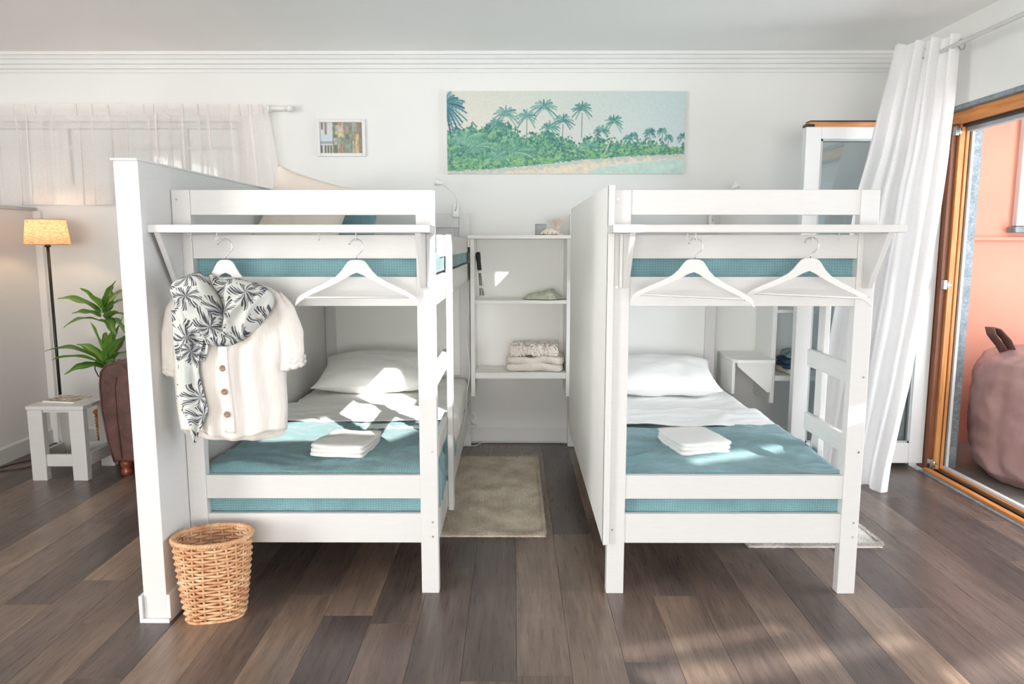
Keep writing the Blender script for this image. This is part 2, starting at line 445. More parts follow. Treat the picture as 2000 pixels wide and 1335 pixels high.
def rbox(w, l, h, r=.02, n=10, noise_amp=0, noise_sc=6, seed=0, nz=None, sagfn=None):
    """soft rounded slab centred at x,y, resting on z=0, as list of verts/faces"""
    bm = bmesh.new(); bmesh.ops.create_cube(bm, size=2)
    bmesh.ops.subdivide_edges(bm, edges=bm.edges[:], cuts=n, use_grid_fill=True)
    vs = []
    for v in bm.verts:
        p = Vector((v.co.x * w / 2, v.co.y * l / 2, v.co.z * h / 2))
        q = Vector((max(-w / 2 + r, min(w / 2 - r, p.x)), max(-l / 2 + r, min(l / 2 - r, p.y)), max(-h / 2 + min(r, h / 2), min(h / 2 - min(r, h / 2), p.z))))
        d = p - q
        if d.length > 1e-9: p = q + d.normalized() * min(r, d.length if False else r)
        if noise_amp:
            nn = noise.noise_vector(Vector((p.x * noise_sc + seed * 7.1, p.y * noise_sc, p.z * noise_sc * 2)))
            p += nn * noise_amp
        p.z += h / 2
        if sagfn: p = sagfn(p)
        v.co = p
    bm.verts.ensure_lookup_table()
    out = ([tuple(v.co) for v in bm.verts], [tuple(x.index for x in f.verts) for f in bm.faces]); bm.free(); return out
def place(vs, loc, rz=0, rx=0, ry=0, s=1):
    m = Matrix.Translation(loc) @ Matrix.Rotation(rz, 4, 'Z') @ Matrix.Rotation(ry, 4, 'Y') @ Matrix.Rotation(rx, 4, 'X') @ Matrix.Scale(s, 4)
    return [tuple(m @ Vector(v)) for v in vs]

# ================================================================== ROOM SHELL
YW = 5.07      # back wall
XR = 2.53      # right wall inner face
ZC = 2.665     # ceiling
YF = -7.0      # wall behind the photographer
XL = -3.30     # low partition on the left, inner face
XLL = -5.2

# floor: dark sub floor with laminate planks lying on it
fl = struct('floor', box(XLL, YF, -.06, XR + .0, YW + .02, -.008), 'dark', label='dark brown laminate plank floor')
PW = .183; GAPX = .0004
cols = [(110, 95, 87), (98, 86, 79), (122, 106, 95), (90, 80, 77), (106, 93, 87), (130, 112, 99), (94, 84, 80), (114, 100, 92)]
known = {-.725: 2.61, -.908: 2.77, -1.09: 2.9, .922: 3.08, .739: 3.30, 1.65: 3.2, 1.470: 2.68, .19: 3.40, .007: 2.22, -1.456: 2.2, -1.639: 2.55, -1.822: 2.9}
meshcache = {}
def plank(x0, x1, y0, y1):
    k = (round(x1 - x0, 3), round(y1 - y0, 3))
    if k not in meshcache:
        ww, ll = k[0] / 2 - GAPX, k[1] / 2 - .0004; c = .0006
        b = B().hexa([(-ww, -ll, -.008), (ww, -ll, -.008), (ww, ll, -.008), (-ww, ll, -.008)],
                     [(-ww, -ll, -c), (ww, -ll, -c), (ww, ll, -c), (-ww, ll, -c)])
        b.add([(-ww, -ll, -c), (ww, -ll, -c), (ww, ll, -c), (-ww, ll, -c), (-ww + c, -ll + c, 0), (ww - c, -ll + c, 0), (ww - c, ll - c, 0), (-ww + c, ll - c, 0)],
              [(4, 5, 6, 7), (0, 1, 5, 4), (1, 2, 6, 5), (2, 3, 7, 6), (3, 0, 4, 7)])
        me = bpy.data.meshes.new('plank'); me.from_pydata(b.v, [], b.f); me.materials.append(MT['floor']); me.update()
        meshcache[k] = me
    o = bpy.data.objects.new('plank', meshcache[k]); C.objects.link(o); o.parent = fl
    o.location = ((x0 + x1) / 2, (y0 + y1) / 2, 0)
    c = srgb(*random.choice(cols)); j = random.uniform(.9, 1.12)
    o.color = (c[0] * j, c[1] * j, c[2] * j, 1)
    o['kind'] = 'structure'
x = .19 - PW * 19; i = 0
while x < XR - .01:
    x0 = x; x1 = min(x + PW, XR)
    yj = None
    for k, v in known.items():
        if abs(k - x0) < .02: yj = v
    if yj is None: yj = 2.0 + ((i * .47) % 1.3)
    yj -= 1.3 * math.ceil((yj + 1.8) / 1.3)
    y = yj
    while y < YW - .06:
        a = max(y, -1.8); bb = min(y + 1.3, YW - .05)
        if bb - a > .02: plank(max(x0, XL), x1, a, bb)
        y += 1.3
    x += PW; i += 1

# back wall with window opening on the left (x -5.0..-1.83, z 1.74..2.24)
b = B()
WX0, WX1, WZ0, WZ1 = -4.9, -1.86, 1.77, 2.23
b.box(XLL, YW, -.06, WX0, YW + .2, 2.9); b.box(WX1, YW, -.06, 2.75, YW + .2, 2.9)
b.box(WX0, YW, -.06, WX1, YW + .2, WZ0); b.box(WX0, YW, WZ1, WX1, YW + .2, 2.9)
struct('wall_back', b, 'wall', label='white painted back wall')
b = B(); b.box(XLL - .15, YF - .2, -.06, XLL, -3.5, 2.9); b.box(XLL - .15, 1.1, -.06, XLL, YW + .2, 2.9); b.box(XLL - .15, -3.5, -.06, XLL, 1.1, .45); b.box(XLL - .15, -3.5, 2.4, XLL, 1.1, 2.9)
struct('wall_far_left', b, 'wall')
b = B(); b.box(XL - .08, 2.2, 0, XL, YW, 1.63)
wl = struct('wall_left', b, 'wall_warm', label='low white partition wall beside the floor lamp')
obj('ledge', box(XL - .10, 2.2, 1.63, XL + .015, YW - .005, 1.652), 'sill', wl, bevel=.003)
# right wall: solid behind the curtain, lintel over the terrace opening, unseen taller gap added for the sun streaks, solid near the photographer
OY0, OY1, OZ = -1.3, 4.535, 2.19
b = B(); b.box(XR, OY1, -.06, XR + .2, YW + .2, 2.9); b.box(XR, 1.1, OZ, XR + .2, OY1, 2.9); b.box(XR, OY0, 2.655, XR + .2, 1.1, 2.9); b.box(XR, YF, -.06, XR + .2, OY0, 2.9)
struct('wall_right', b, 'wall', label='white wall over the terrace door')
# front wall with a wide window
FX0, FX1, FZ0, FZ1 = -3.9, 2.3, .06, 2.3
b = B(); b.box(XLL, YF - .2, -.06, FX0, YF, 2.9); b.box(FX1, YF - .2, -.06, XR + .2, YF, 2.9)
b.box(FX0, YF - .2, -.06, FX1, YF, FZ0); b.box(FX0, YF - .2, FZ1, FX1, YF, 2.9)
struct('wall_front', b, 'wall')
b = B()
for xx in (FX0, -1.36, .1, FX1 - .05): b.box(xx, YF - .12, FZ0, xx + .05, YF - .07, FZ1)
b.box(FX0, YF - .12, FZ0, FX1, YF - .07, FZ0 + .05); b.box(FX0, YF - .12, FZ1 - .05, FX1, YF - .07, FZ1)
wf = struct('window_2', b, 'trim', bevel=.003)
obj('sun_blocker', box(FX0, YF - .19, FZ0, FX1, YF - .175, FZ1), 'sheet', wf)  # unseen panel added to keep direct sun out of the front window
# ceiling with two unseen openings, added and shaped to aim the sun patches
from mathutils.geometry import tessellate_polygon
def plate(outer, holes, z0, z1):
    loops = [outer] + holes
    flat = [p for l in loops for p in l]; tri = tessellate_polygon([[Vector((x, y, 0)) for x, y in l] for l in loops])
    n = len(flat); b = B()
    fs = [tuple(t) for t in tri] + [tuple(k + n for k in t) for t in tri]; k = 0
    for l in loops:
        m_ = len(l); fs += [(k + i, k + (i + 1) % m_, k + n + (i + 1) % m_, k + n + i) for i in range(m_)]; k += m_
    b.add([(x, y, z0) for x, y in flat] + [(x, y, z1) for x, y in flat], fs); return b
def rect_(x0, x1, y0, y1): return [(x0, y0), (x1, y0), (x1, y1), (x0, y1)]
holes = [[(.60, 1.45), (1.10, .60), (.80, .36), (.90, .10), (1.50, .10), (1.75, .62), (1.21, 1.45)], [(1.485, 2.62), (1.600, 2.62), (1.375, 2.95), (1.260, 2.95)]]
struct('ceiling', plate(rect_(XLL - .1, 2.735, YF - .2, YW + .2), holes, ZC, ZC + .02), 'ceil', label='plain white ceiling')
b = B()
for (x0, y0, x1, y1) in ((.74, .02, 1.80, .06), (.56, 1.47, 1.25, 1.51)): b.box(x0, y0, ZC + .021, x1, y1, ZC + .05)
struct('sun_opening_trim', b, 'trim')  # trim round the added ceiling openings, out of view
# crown moulding on the back wall
prof = [(YW, 2.542), (YW - .010, 2.542), (YW - .012, 2.562), (YW - .022, 2.568), (YW - .024, 2.590), (YW - .036, 2.596), (YW - .042, 2.618),
        (YW - .052, 2.624), (YW - .060, 2.642), (YW - .070, 2.646), (YW - .072, ZC), (YW, ZC)]
struct('trim_1', B().prism(prof, 'x', XLL, XR), 'trim', label='stepped white cornice along the ceiling')
prof = [(0, .012), (-.014, .012), (-.014, .098), (-.008, .108), (0, .108)]
struct('baseboard_back', B().prism([(YW + a, z) for a, z in prof], 'x', XL, 2.53), 'trim')
struct('baseboard_left', B().prism([(XL - a, z) for a, z in [(0, 0), (-.014, 0), (-.014, .098), (-.008, .108), (0, .108)]], 'y', 2.2, YW - .015), 'trim')
# vertical boxing in the left corner
struct('trim_2', box(XL, YW - .03, .0, XL + .05, YW, 1.63), 'wall_warm', bevel=.004, label='narrow white boxing in the left corner')

# half wall between the lounge and the bunk
b = box(-1.385, 2.563, 0, -1.2995, YW, 1.688)
wp = struct('wall_partition', b, 'bed', label='white half wall closing the left bunk', bevel=.002)
obj('cap', box(-1.392, 2.556, 1.688, -1.298, YW - .001, 1.696), 'trim', wp, bevel=.002)
b = B(); b.box(-1.399, 2.55, 0, -1.3855, YW - .02, .105)
bp = struct('baseboard_partition', b, 'trim', bevel=.002)
obj('baseboard_end', box(-1.3015, 2.563, 0, -1.2875, 2.785, .105), 'trim', bp, bevel=.002)['kind'] = 'structure'
obj('baseboard_end', box(-1.385, 2.549, 0, -1.2875, 2.5625, .016), 'trim', bp, bevel=.002)['kind'] = 'structure'

# window in the back wall behind the sheer curtain
w1 = struct('window_1', None, loc=(-3.4, YW + .1, WZ0), label='wide low window behind the sheer curtain')
b = B(); b.box(WX0, YW + .06, WZ0, WX1, YW + .11, WZ0 + .04); b.box(WX0, YW + .06, WZ1 - .04, WX1, YW + .11, WZ1)
mull = [WX0, -4.0, -3.12, -2.3, WX1 - .04]
for xx in mull: b.box(xx, YW + .062, WZ0 + .0402, xx + .05, YW + .108, WZ1 - .0402)
for xa_, xb_ in zip(mull, mull[1:]): b.box(xa_ + .0502, YW + .064, 2.05, xb_ - .0002, YW + .081, 2.075)
obj('window_frame', b, 'trim', w1, bevel=.003)
for a_, b_ in zip(mull, mull[1:]):
    obj('pane', box(a_ + .05, YW + .082, WZ0 + .04, b_, YW + .086, WZ1 - .04), 'glass2', w1)
# what stands outside that window
o = struct('wall_outside_back', box(-9, 7.2, -.5, 0, 7.4, 3.6), 'tile', label='grey building wall beyond the rear window')

SLITS = [([(1.42, 2.48), (1.2, 2.42), (.7, 2.30), (.2, 2.20), (.2, 2.09), (.7, 2.19), (1.2, 2.34), (1.42, 2.42)], 0.0),
         ([(1.0, 2.56), (.70, 2.47), (.35, 2.37), (.35, 2.33), (.70, 2.42), (1.0, 2.51)], 0.0),
         ([(1.86, 2.42), (1.6, 2.32), (1.40, 2.24), (1.40, 2.14), (1.65, 2.2), (1.90, 2.31)], 0.0),
         ([(1.22, 3.27), (1.0, 3.15), (.74, 3.03), (.48, 2.93), (.48, 2.85), (.75, 2.95), (1.02, 3.07), (1.24, 3.19)], .49)]
# ------------------------------------------------------------------ terrace side
JY = 4.42
d1 = struct('door_1', None, loc=(2.6, JY, 0), label='pine framed sliding terrace door surround')
obj('jamb_edge', box(2.578, JY, .0, 2.612, OY1, 2.12), 'darkwood', d1, bevel=.002)
obj('jamb', box(2.612, JY - .02, .0, 2.645, OY1, 2.12), 'oakv', d1, bevel=.004)
obj('groove', box(2.645, JY + .008, .0, 2.657, OY1, 2.12), 'dark', d1)
obj('jamb', box(2.657, JY - .012, .0, 2.676, OY1, 2.12), 'oakv', d1, bevel=.004)
obj('groove', box(2.676, JY + .008, .0, 2.691, OY1, 2.12), 'dark', d1)
obj('white_frame_strip', box(2.692, JY - .012, .02, 2.708, OY1 - .0, 2.06), 'trim', d1, bevel=.002)
# head
obj('head', box(2.57, 1.1, 2.10, 2.625, JY + .02, 2.165), 'oaky', d1, bevel=.004)
obj('head_strip', box(2.626, 1.1, 2.085, 2.66, JY + .01, 2.15), 'dark', d1)
obj('head_strip', box(2.661, 1.1, 2.062, 2.70, JY + .01, 2.15), 'sill', d1)
# threshold
obj('threshold', box(2.53, OY0, -.02, 2.552, JY, .006), 'stone', d1)
obj('threshold', box(2.554, OY0, -.01, 2.590, JY, .022), 'oaky', d1, bevel=.004)
obj('track', box(2.592, OY0, -.01, 2.612, JY, .008), 'dark', d1)
obj('track', box(2.614, OY0, -.01, 2.630, JY, .018), 'blackmetal', d1)
obj('track', box(2.632, OY0, -.01, 2.650, JY, .008), 'dark', d1)
obj('track', box(2.652, OY0, -.01, 2.666, JY, .020), 'oaky', d1)
obj('white_frame_strip', box(2.676, OY0, -.01, 2.702, JY, .032), 'trim', d1, bevel=.002)
# hardware on the jamb
for zz in (.05, 1.16, 2.06):
    hb = B(); hb.box(2.580, JY - .035, zz - .025, 2.598, JY, zz + .03); hb.tube([(2.606, JY - .03, zz - .02), (2.606, JY - .03, zz + .02)], .008, 10)
    hb.box(2.590, JY - .026, zz - .006, 2.630, JY - .018, zz + .006)
    obj('hinge_plate', hb, 'steel', d1, bevel=.001)
st = struct('lintel', box(XR + .003, 1.1, 2.165, 2.80, OY1, 2.19), 'stone', label='grey stone lintel over the terrace door')
struct('pillar', box(2.712, OY1 + .03, -.05, 2.850, 4.80, 2.6), 'stone', label='grey stone door reveal outside')
struct('terrace_floor', box(2.73, -6, -.12, 9, 5.4, -.03), 'tile', label='grey tiled terrace')
tw = struct('wall_terrace', box(2.74, 5.2, -.1, 9, 5.4, 2.655), 'pink', label='salmon pink rendered terrace wall')
obj('ledge', box(3.2, 5.165, 1.43, 6.4, 5.2, 1.455), 'pink', tw, bevel=.003)
w5 = struct('window_5', None, loc=(3.9, 5.2, 1.5), label='pale shuttered window in the pink wall')
b = B(); b.box(3.50, 5.15, 1.53, 3.58, 5.2, 2.5); b.box(3.5805, 5.15, 1.53, 4.4995, 5.2, 1.75); b.box(4.5, 5.15, 1.53, 4.6, 5.2, 2.5); b.box(3.5805, 5.15, 2.42, 4.4995, 5.2, 2.5)
obj('window_frame', b, 'trim', w5, bevel=.004)
obj('window_sill', box(3.47, 5.11, 1.485, 4.65, 5.2, 1.525), 'stone', w5, bevel=.003)
obj('shutter', box(3.581, 5.17, 1.751, 4.499, 5.195, 2.419), 'beige', w5)
def slit(pts, z):     # slit in the added terrace roof, shaped so the sun reaches the given spots
    hd = (2.67 - z) / math.tan(SUN_EL); return [(x + math.sin(SUN_AZ) * hd, y - math.cos(SUN_AZ) * hd) for x, y in pts]
def widen(pts, k):
    cx = sum(q[0] for q in pts) / len(pts); n2_ = len(pts) // 2
    out = []
    for i in range(n2_):
        a, c = Vector(pts[i]), Vector(pts[-1 - i]); m_ = (a + c) / 2; out.append((tuple(m_ + (a - m_) * k), tuple(m_ + (c - m_) * k)))
    return [o_[0] for o_ in out] + [o_[1] for o_ in reversed(out)]
slits = [slit(widen(q, 1.3), z_) for q, z_ in SLITS]
struct('terrace_sun_screen', plate(rect_(2.74, 9, -6, 5.4), slits, 2.66, 2.675), 'ceil', label='unseen roof added over the terrace to block the sun')  # added out of view: blocks the sun except through the streak slits

# ================================================================== open glazed door leaf in front of the back wall
dl = struct('door_2', None, loc=(2.57, 4.45, 0), label='open white glazed door leaf half hidden by the curtain')
LX0, LX1, LY0, LY1, LZ0, LZ1 = 1.735, 2.574, 4.46, 4.52, .035, 2.095
sw = .092
def frame_member(name, x0, z0, x1, z1):
    o = obj(name, box(x0, LY0, z0, x1, LY1, z1), 'trim', dl, bevel=.004); o['kind'] = 'structure'; return o
frame_member('stile', LX0, LZ0, LX0 + sw, LZ1); frame_member('stile', LX1 - sw, LZ0, LX1, LZ1)
frame_member('rail', LX0 + sw, LZ0, LX1 - sw, LZ0 + .13); frame_member('rail', LX0 + sw, LZ1 - .07, LX1 - sw, LZ1)
b = B()
for (x0, z0, x1, z1) in ((LX0 + sw, LZ0 + .13, LX0 + sw + .012, LZ1 - .07), (LX1 - sw - .012, LZ0 + .13, LX1 - sw, LZ1 - .07),
                         (LX0 + sw, LZ0 + .13, LX1 - sw, LZ0 + .142), (LX0 + sw, LZ1 - .082, LX1 - sw, LZ1 - .07)):
    b.box(x0, LY0 + .006, z0, x1, LY1 - .006, z1)
obj('glazing_bead', b, 'sill', dl)
obj('glass', box(LX0 + sw + .012, 4.487, LZ0 + .142, LX1 - sw - .012, 4.493, LZ1 - .082), 'glass', dl)
obj('wooden_edge', box(LX0 + .02, LY0 + .01, LZ1, LX1, LY1 + .03, LZ1 + .03), 'oakx', dl, bevel=.003)
obj('edge_seal', box(LX0 + .03, LY0 + .02, LZ1 + .03, LX1, LY1 + .03, LZ1 + .04), 'dark', dl)
obj('corner_cap', box(LX0 - .002, LY0 + .002, LZ1, LX0 + .05, LY1, LZ1 + .016), 'blackmetal', dl, bevel=.003)

# ================================================================== BUNK BEDS
YB0, YB1 = 2.79, 5.0
def make_bed(x0, x1, label, side_panel):
    t = thing('bunk_bed', label, 'bed', ((x0 + x1) / 2, (YB0 + YB1) / 2, 0), 'white bunk beds')
    pw, pd = .070, .045
    for (xa, ya) in ((x0, YB0), (x1 - pw, YB0), (x0, YB1 - pd), (x1 - pw, YB1 - pd)):
        obj('post', box(xa, ya, 0, xa + pw, ya + pd, 1.606), 'bed', t, bevel=.003)
    yr0, yr1 = YB0 + .006, YB0 + .030
    for (z0, z1) in ((.212, .334), (.396, .492), (1.166, 1.279), (1.348, 1.438), (1.512, 1.606)):
        obj('end_rail', box(x0 + pw, yr0, z0, x1 - pw, yr1, z1), 'bed', t, bevel=.002)
    # head end: framed panel
    yh = YB1 - .03
    for (z0, z1) in ((.212, .334), (.40, .508), (1.16, 1.26), (1.515, 1.606)):
        obj('head_rail', box(x0 + pw, yh - .012, z0, x1 - pw, yh + .014, z1), 'bed', t, bevel=.002)
    obj('headboard', box(x0 + pw, yh + .004, .508, x1 - pw, yh + .012, 1.16), 'lifted_paint', t)
    obj('headboard', box(x0 + pw, yh + .004, 1.26, x1 - pw, yh + .012, 1.515), 'bed', t)
    # side rails
    for xs_, nm in ((x1 - .022, 'side_rail'), (x0, 'side_rail')):
        for (z0, z1) in ((.212, .334), (1.166, 1.279)):
            obj(nm, box(xs_, YB0 + pd, z0, xs_ + .022, YB1 - pd, z1), 'bed', t, bevel=.002)
    obj('guard_rail', box(x1 - .020, 3.04, 1.350, x1 + .0, YB1 - pd, 1.442), 'bed', t, bevel=.002)
    obj('guard_rail', box(x0 + .0, YB0 + pd, 1.350, x0 + .020, YB1 - pd, 1.442), 'bed', t, bevel=.002)
    # ladder
    obj('ladder_post', box(x1 + .001, 3.215, .19, x1 + .026, 3.285, 1.445), 'bed', t, bevel=.003)
    for (z0, z1) in ((.845, .925), (.548, .628)):
        obj('rung', box(x1 - .024, YB0 + pd, z0, x1, 3.33, z1), 'bed', t, bevel=.004)
    # bolts
    b = B()
    for xx, zz in ((x1 - .022, 1.245), (x1 - .022, 1.20), (x1 - .022, .30), (x1 - .022, .24), (x1 - .02, .89), (x1 - .02, .59), (x0 + .02, 1.57), (x0 + .02, 1.24), (x0 + .02, .27)):
        b.tube([(xx, YB0 + .004, zz), (xx, YB0 - .0015, zz)], .0042, 8)
    obj('screw_heads', b, 'steel', t)['kind'] = 'stuff'
    # slat base pieces
    for zz in (.225, 1.18):
        for k in range(11):
            yy = YB0 + .15 + k * .195
            obj('slat', box(x0 + .03, yy, zz, x1 - .03, yy + .06, zz + .015), 'bed', t)
    if side_panel:
        pn = obj('side_panel', box(x0 - .019, YB0 - .018, .214, x0 - .001, 4.60, 1.622), 'lifted_paint', t, bevel=.002)
        obj('panel_edge', box(x0 - .019, YB0 - .022, .214, x0 + .006, YB0 - .001, 1.622), 'bed', t, bevel=.002)
    # shelf on the foot end with brackets and cup hooks
    sx0, sx1 = x0 - .002 if not side_panel else x0 - .022, x1 + .006
    obj('shelf_board', box(sx0, 2.598, 1.443, sx1, YB0 - .023 if side_panel else YB0 - .001, 1.471), 'bed', t, bevel=.003)
    for xb in ((x0 + .040) if side_panel else (x0 + .014), x1 - .050):
        obj('bracket', B().prism([(YB0 - .001, 1.443), (2.612, 1.443), (2.745, 1.238), (YB0 - .001, 1.238)], 'x', xb, xb + .020), 'bed', t, bevel=.002)
        obj('bracket_back', box(xb - .012 if xb < (x0 + x1) / 2 else xb + .0205, YB0 - .018, 1.238, xb - .0005 if xb < (x0 + x1) / 2 else xb + .034, YB0 - .0005, 1.4425), 'bed', t, bevel=.002)
    return t
XA0, XA1 = -1.298, -.305
XC0, XC1 = .371, 1.376
bedL = make_bed(XA0, XA1, 'white wooden bunk bed with shirt and scarf hung on its shelf', False)
bedR = make_bed(XC0, XC1, 'white wooden bunk bed with solid side panel near the terrace door', True)
bedL.location.z = 0

def cup_hook(parent, x, y, z):
    pts = [(x, y, z), (x, y, z - .012)] + [(x, y + .009 * math.sin(a), z - .021 + .009 * math.cos(a)) for a in [i * PI / 8 for i in range(0, 13)]]
    obj('cup_hook', B().tube(pts, .0022, 6), 'plastic', parent)

# ------------------------------------------------------------------ bedding
def drape(x0, x1, y0, y1, top, front, side, inset_left=True, seed=0, wr=.004, droop_right=True, thick=.006, nx=90, ny=90, edge_noise=.0, leftdrop=.1):
    """a cover lying over a mattress; hangs over front edge by `front`, right edge by `side`"""
    W = x1 - x0; L = y1 - y0
    b = B(); r = .035
    def fn(u, v):
        s = -leftdrop + u * (W + leftdrop + (side if droop_right else 0)); t = -front + v * (L + front)
        if edge_noise and v > .97: t += edge_noise * noise.noise(Vector((s * 4, seed, 0)))
        dl = max(0, -s); dx = max(0, s - W); dy = max(0, -t)
        d = math.hypot(max(dx, dl), dy)
        xx = x0 + min(max(s, 0), W); yy = y0 + max(t, 0)
        if d > 0:
            a = min(d / r, PI / 2); out = r * math.sin(a); dn = r * (1 - math.cos(a)) + max(0, d - r * PI / 2)
            if dx > 0: xx += out * dx / d
            if dl > 0: xx -= out * dl / d * .3
            if dy > 0: yy -= out * dy / d
            zz = top - dn
        else: zz = top
        n1 = noise.noise(Vector((xx * 3.2 + seed, yy * 3.2, zz * 3)))
        n2 = noise.noise(Vector((xx * 5 + yy * 7 + seed * 3, yy * 13 - xx * 5, zz * 9)))
        n3 = noise.noise(Vector((xx * 20 + seed, yy * 26, zz * 20)))
        h = wr * 1.6 * n1 + wr * 1.2 * abs(n2) + wr * .35 * n3
        if dy > .02: yy -= abs(h) * .6; xx += h * .2
        elif dx > .02: xx += h * 1.2
        else: zz += h
        return (xx, yy, zz)
    b.grid(fn, nx, ny); return b

def bedding(x0, x1, tier, side):
    """mattress, blanket, folded sheet and pillow for one bunk"""
    where = {'L': 'left', 'R': 'right'}[side]
    xa, xb = x0 + .028, x1 - .040
    if tier == 'low':
        vs, fs = rbox(xb - xa, 2.10, .17, .03, 12, .002); m = B().add(place(vs, ((xa + xb) / 2, 3.90, .2405)), fs, True)
        o = obj('mattress', m, 'mattress'); tag(o, 'white mattress of the lower bunk on the %s bed' % where, 'mattress')
        top = .485 if side == 'L' else .462
        m2 = B().add(place(rbox(xb - xa - .01, 2.08, top - .412, .03, 8)[0], ((xa + xb) / 2, 3.90, .4105)), rbox(1, 1, 1, .1, 8)[1], True)
        o = obj('mattress_topper', m2, 'sheet'); tag(o, 'white mattress topper under the teal blanket of the %s lower bunk' % where, 'mattress topper')
        # fitted white sheet region towards the head, then blanket over the foot
        sh = drape(xa + .012, xb - .012, 3.52, 4.90, top + .006, 0, .17, seed=11 if side == 'L' else 14, wr=.007, leftdrop=.02)
        o = obj('duvet', sh, 'sheet', solid=.006); tag(o, 'white cotton duvet turned back on the %s lower bunk' % where, 'duvet')
        bl = drape(xa + .01, xb - .008, 2.868, 3.66, top + .017, .19, .19, seed=3 if side == 'L' else 8, wr=.013, leftdrop=.03, nx=120, ny=110, edge_noise=.05)
        o = obj('blanket', bl, 'teal', solid=.004); tag(o, 'teal waffle blanket over the foot of the %s lower bunk' % where, 'blanket')
        fo = drape(xa + .012, xb - .002, 3.62, 3.98, top + .026, 0, .16, seed=21 if side == 'L' else 25, wr=.009, leftdrop=.01, nx=80, ny=40, edge_noise=.03)
        o = obj('folded_sheet', fo, 'sheet', solid=.005); tag(o, 'white sheet folded back over the teal blanket of the %s lower bunk' % where, 'sheet')
        return top
    else:
        vs, fs = rbox(xb - xa, 2.08, .14, .03, 12, .002); m = B().add(place(vs, ((xa + xb) / 2, 3.90, 1.197)), fs, True)
        o = obj('mattress', m, 'mattress'); tag(o, 'white mattress of the upper bunk on the %s bed' % where, 'mattress')
        bl = drape(xa + .012, xb - .004, 2.866, 4.88, 1.382, .145, .10, seed=31 if side == 'L' else 37, wr=.006, leftdrop=.02, nx=120, ny=150)
        # the blanket keeps just over the mattress top
        bl.v = [(x, y, z - .012) for x, y, z in bl.v]
        o = obj('blanket', bl, 'teal', solid=.004); tag(o, 'teal waffle blanket on the upper bunk of the %s bed' % where, 'blanket')
topL = bedding(XA0, XA1, 'low', 'L'); topR = bedding(XC0, XC1, 'low', 'R')
bedding(XA0, XA1, 'up', 'L'); bedding(XC0, XC1, 'up', 'R')
# loose corner of blanket hanging below the right bed
def flap(u, v):
    w_ = .115 * (1 - (v ** 2.2) * .85); xx = 1.215 + (u - .5) * 2 * w_ * .55 - .02 * v; zz = .31 - v * .15
    return (xx, 3.03 + .012 * math.sin(u * 9) + .01 * v, zz)
tag(obj('blanket_tail', B().grid(flap, 16, 14), 'teal', solid=.003), 'loose teal blanket corner hanging under the right bed', 'blanket')

def cushion(w, l, h, n=28, pw=2.4, seed=0, amp=.006):
    b = B(); vs = []; fs = []
    def top(u, v, s):
        a = u * 2 - 1; c = v * 2 - 1
        e = (max(0, 1 - abs(a) ** pw) ** .55) * (max(0, 1 - abs(c) ** pw) ** .55)
        k = 1 - .10 * (1 - abs(c) ** 2) * abs(a) ** 4; k2 = 1 - .12 * (1 - abs(a) ** 2) * abs(c) ** 4
        z = s * h / 2 * e
        nn = noise.noise(Vector((a * 2.3 + seed, c * 2.3, s))) * amp * 2 + noise.noise(Vector((a * 7 + seed, c * 7, s))) * amp
        return (a * w / 2 * k, c * l / 2 * k2, z + nn * min(1, e * 2))
    b.grid(lambda u, v: top(u, v, 1), n, n); b.grid(lambda u, v: top(u, v, -1), n, n); return b
def pillow(name, label, cat, mat, w, l, h, loc, rz=0, rx=0, ry=0, seed=0, group=None):
    b = cushion(w, l, h, seed=seed); b.v = place(b.v, (0, 0, 0), rz, rx, ry)
    b.v = [(x + loc[0], y + loc[1], z + loc[2]) for x, y, z in b.v]
    return tag(obj(name, b, mat), label, cat, group)
pillow('pillow', 'plump white pillow at the head of the left lower bunk', 'pillow', 'sheet', .74, .50, .19, (-.86, 4.52, topL + .125), R(2), R(14), seed=2)
pillow('pillow', 'plump white pillow at the head of the right lower bunk', 'pillow', 'sheet', .74, .50, .19, (.905, 4.54, topR + .125), R(-3), R(14), seed=5)
pillow('pillow', 'beige pillow standing on the left upper bunk against the half wall', 'pillow', 'beige', .42, .46, .15, (-1.065, 3.74, 1.55), R(6), R(66), R(17), seed=9)
pillow('cushion', 'teal cushion behind the beige pillow on the left upper bunk', 'cushion', 'teal', .42, .36, .11, (-.945, 4.02, 1.535), R(-4), R(68), R(4), seed=12)

def folded(name, label, cat, mat, w, l, layers, lh, loc, rz, seed=0, group=None, amp=.004, rim=True, shrink=0, corner=.07):
    b = B(); z = 0
    for k in range(layers):
        vs, fs = rbox(w - shrink * k, l - shrink * k, lh * 1.04, lh * .48, 12, amp, 9, seed + k * 3)
        vs = [(x * (1 - corner * abs(2 * y / l) ** 5) , y * (1 - corner * abs(2 * x / w) ** 5), z_ + amp * 1.5 * noise.noise(Vector((x * 11, y * 11, seed)))) for x, y, z_ in vs]
        dx = random.uniform(-.004, .004); dy = random.uniform(-.004, .004)
        b.add(place(vs, (dx, dy, z), random.uniform(-.015, .015)), fs, True); z += lh
    # rolled fold joining the layers along the front
    b.v = place(b.v, loc, rz)
    return tag(obj(name, b, mat), label, cat, group)
folded('towel', 'white folded towel on the teal blanket of the left lower bunk', 'towel', 'towel', .235, .27, 3, .018, (-.735, 3.10, topL + .026), R(-7), 1, amp=.005, corner=.02)
folded('towel', 'white folded towel on the teal blanket of the right lower bunk', 'towel', 'towel', .235, .29, 3, .018, (.815, 3.24, topR + .026), R(11), 5, amp=.005, corner=.02)

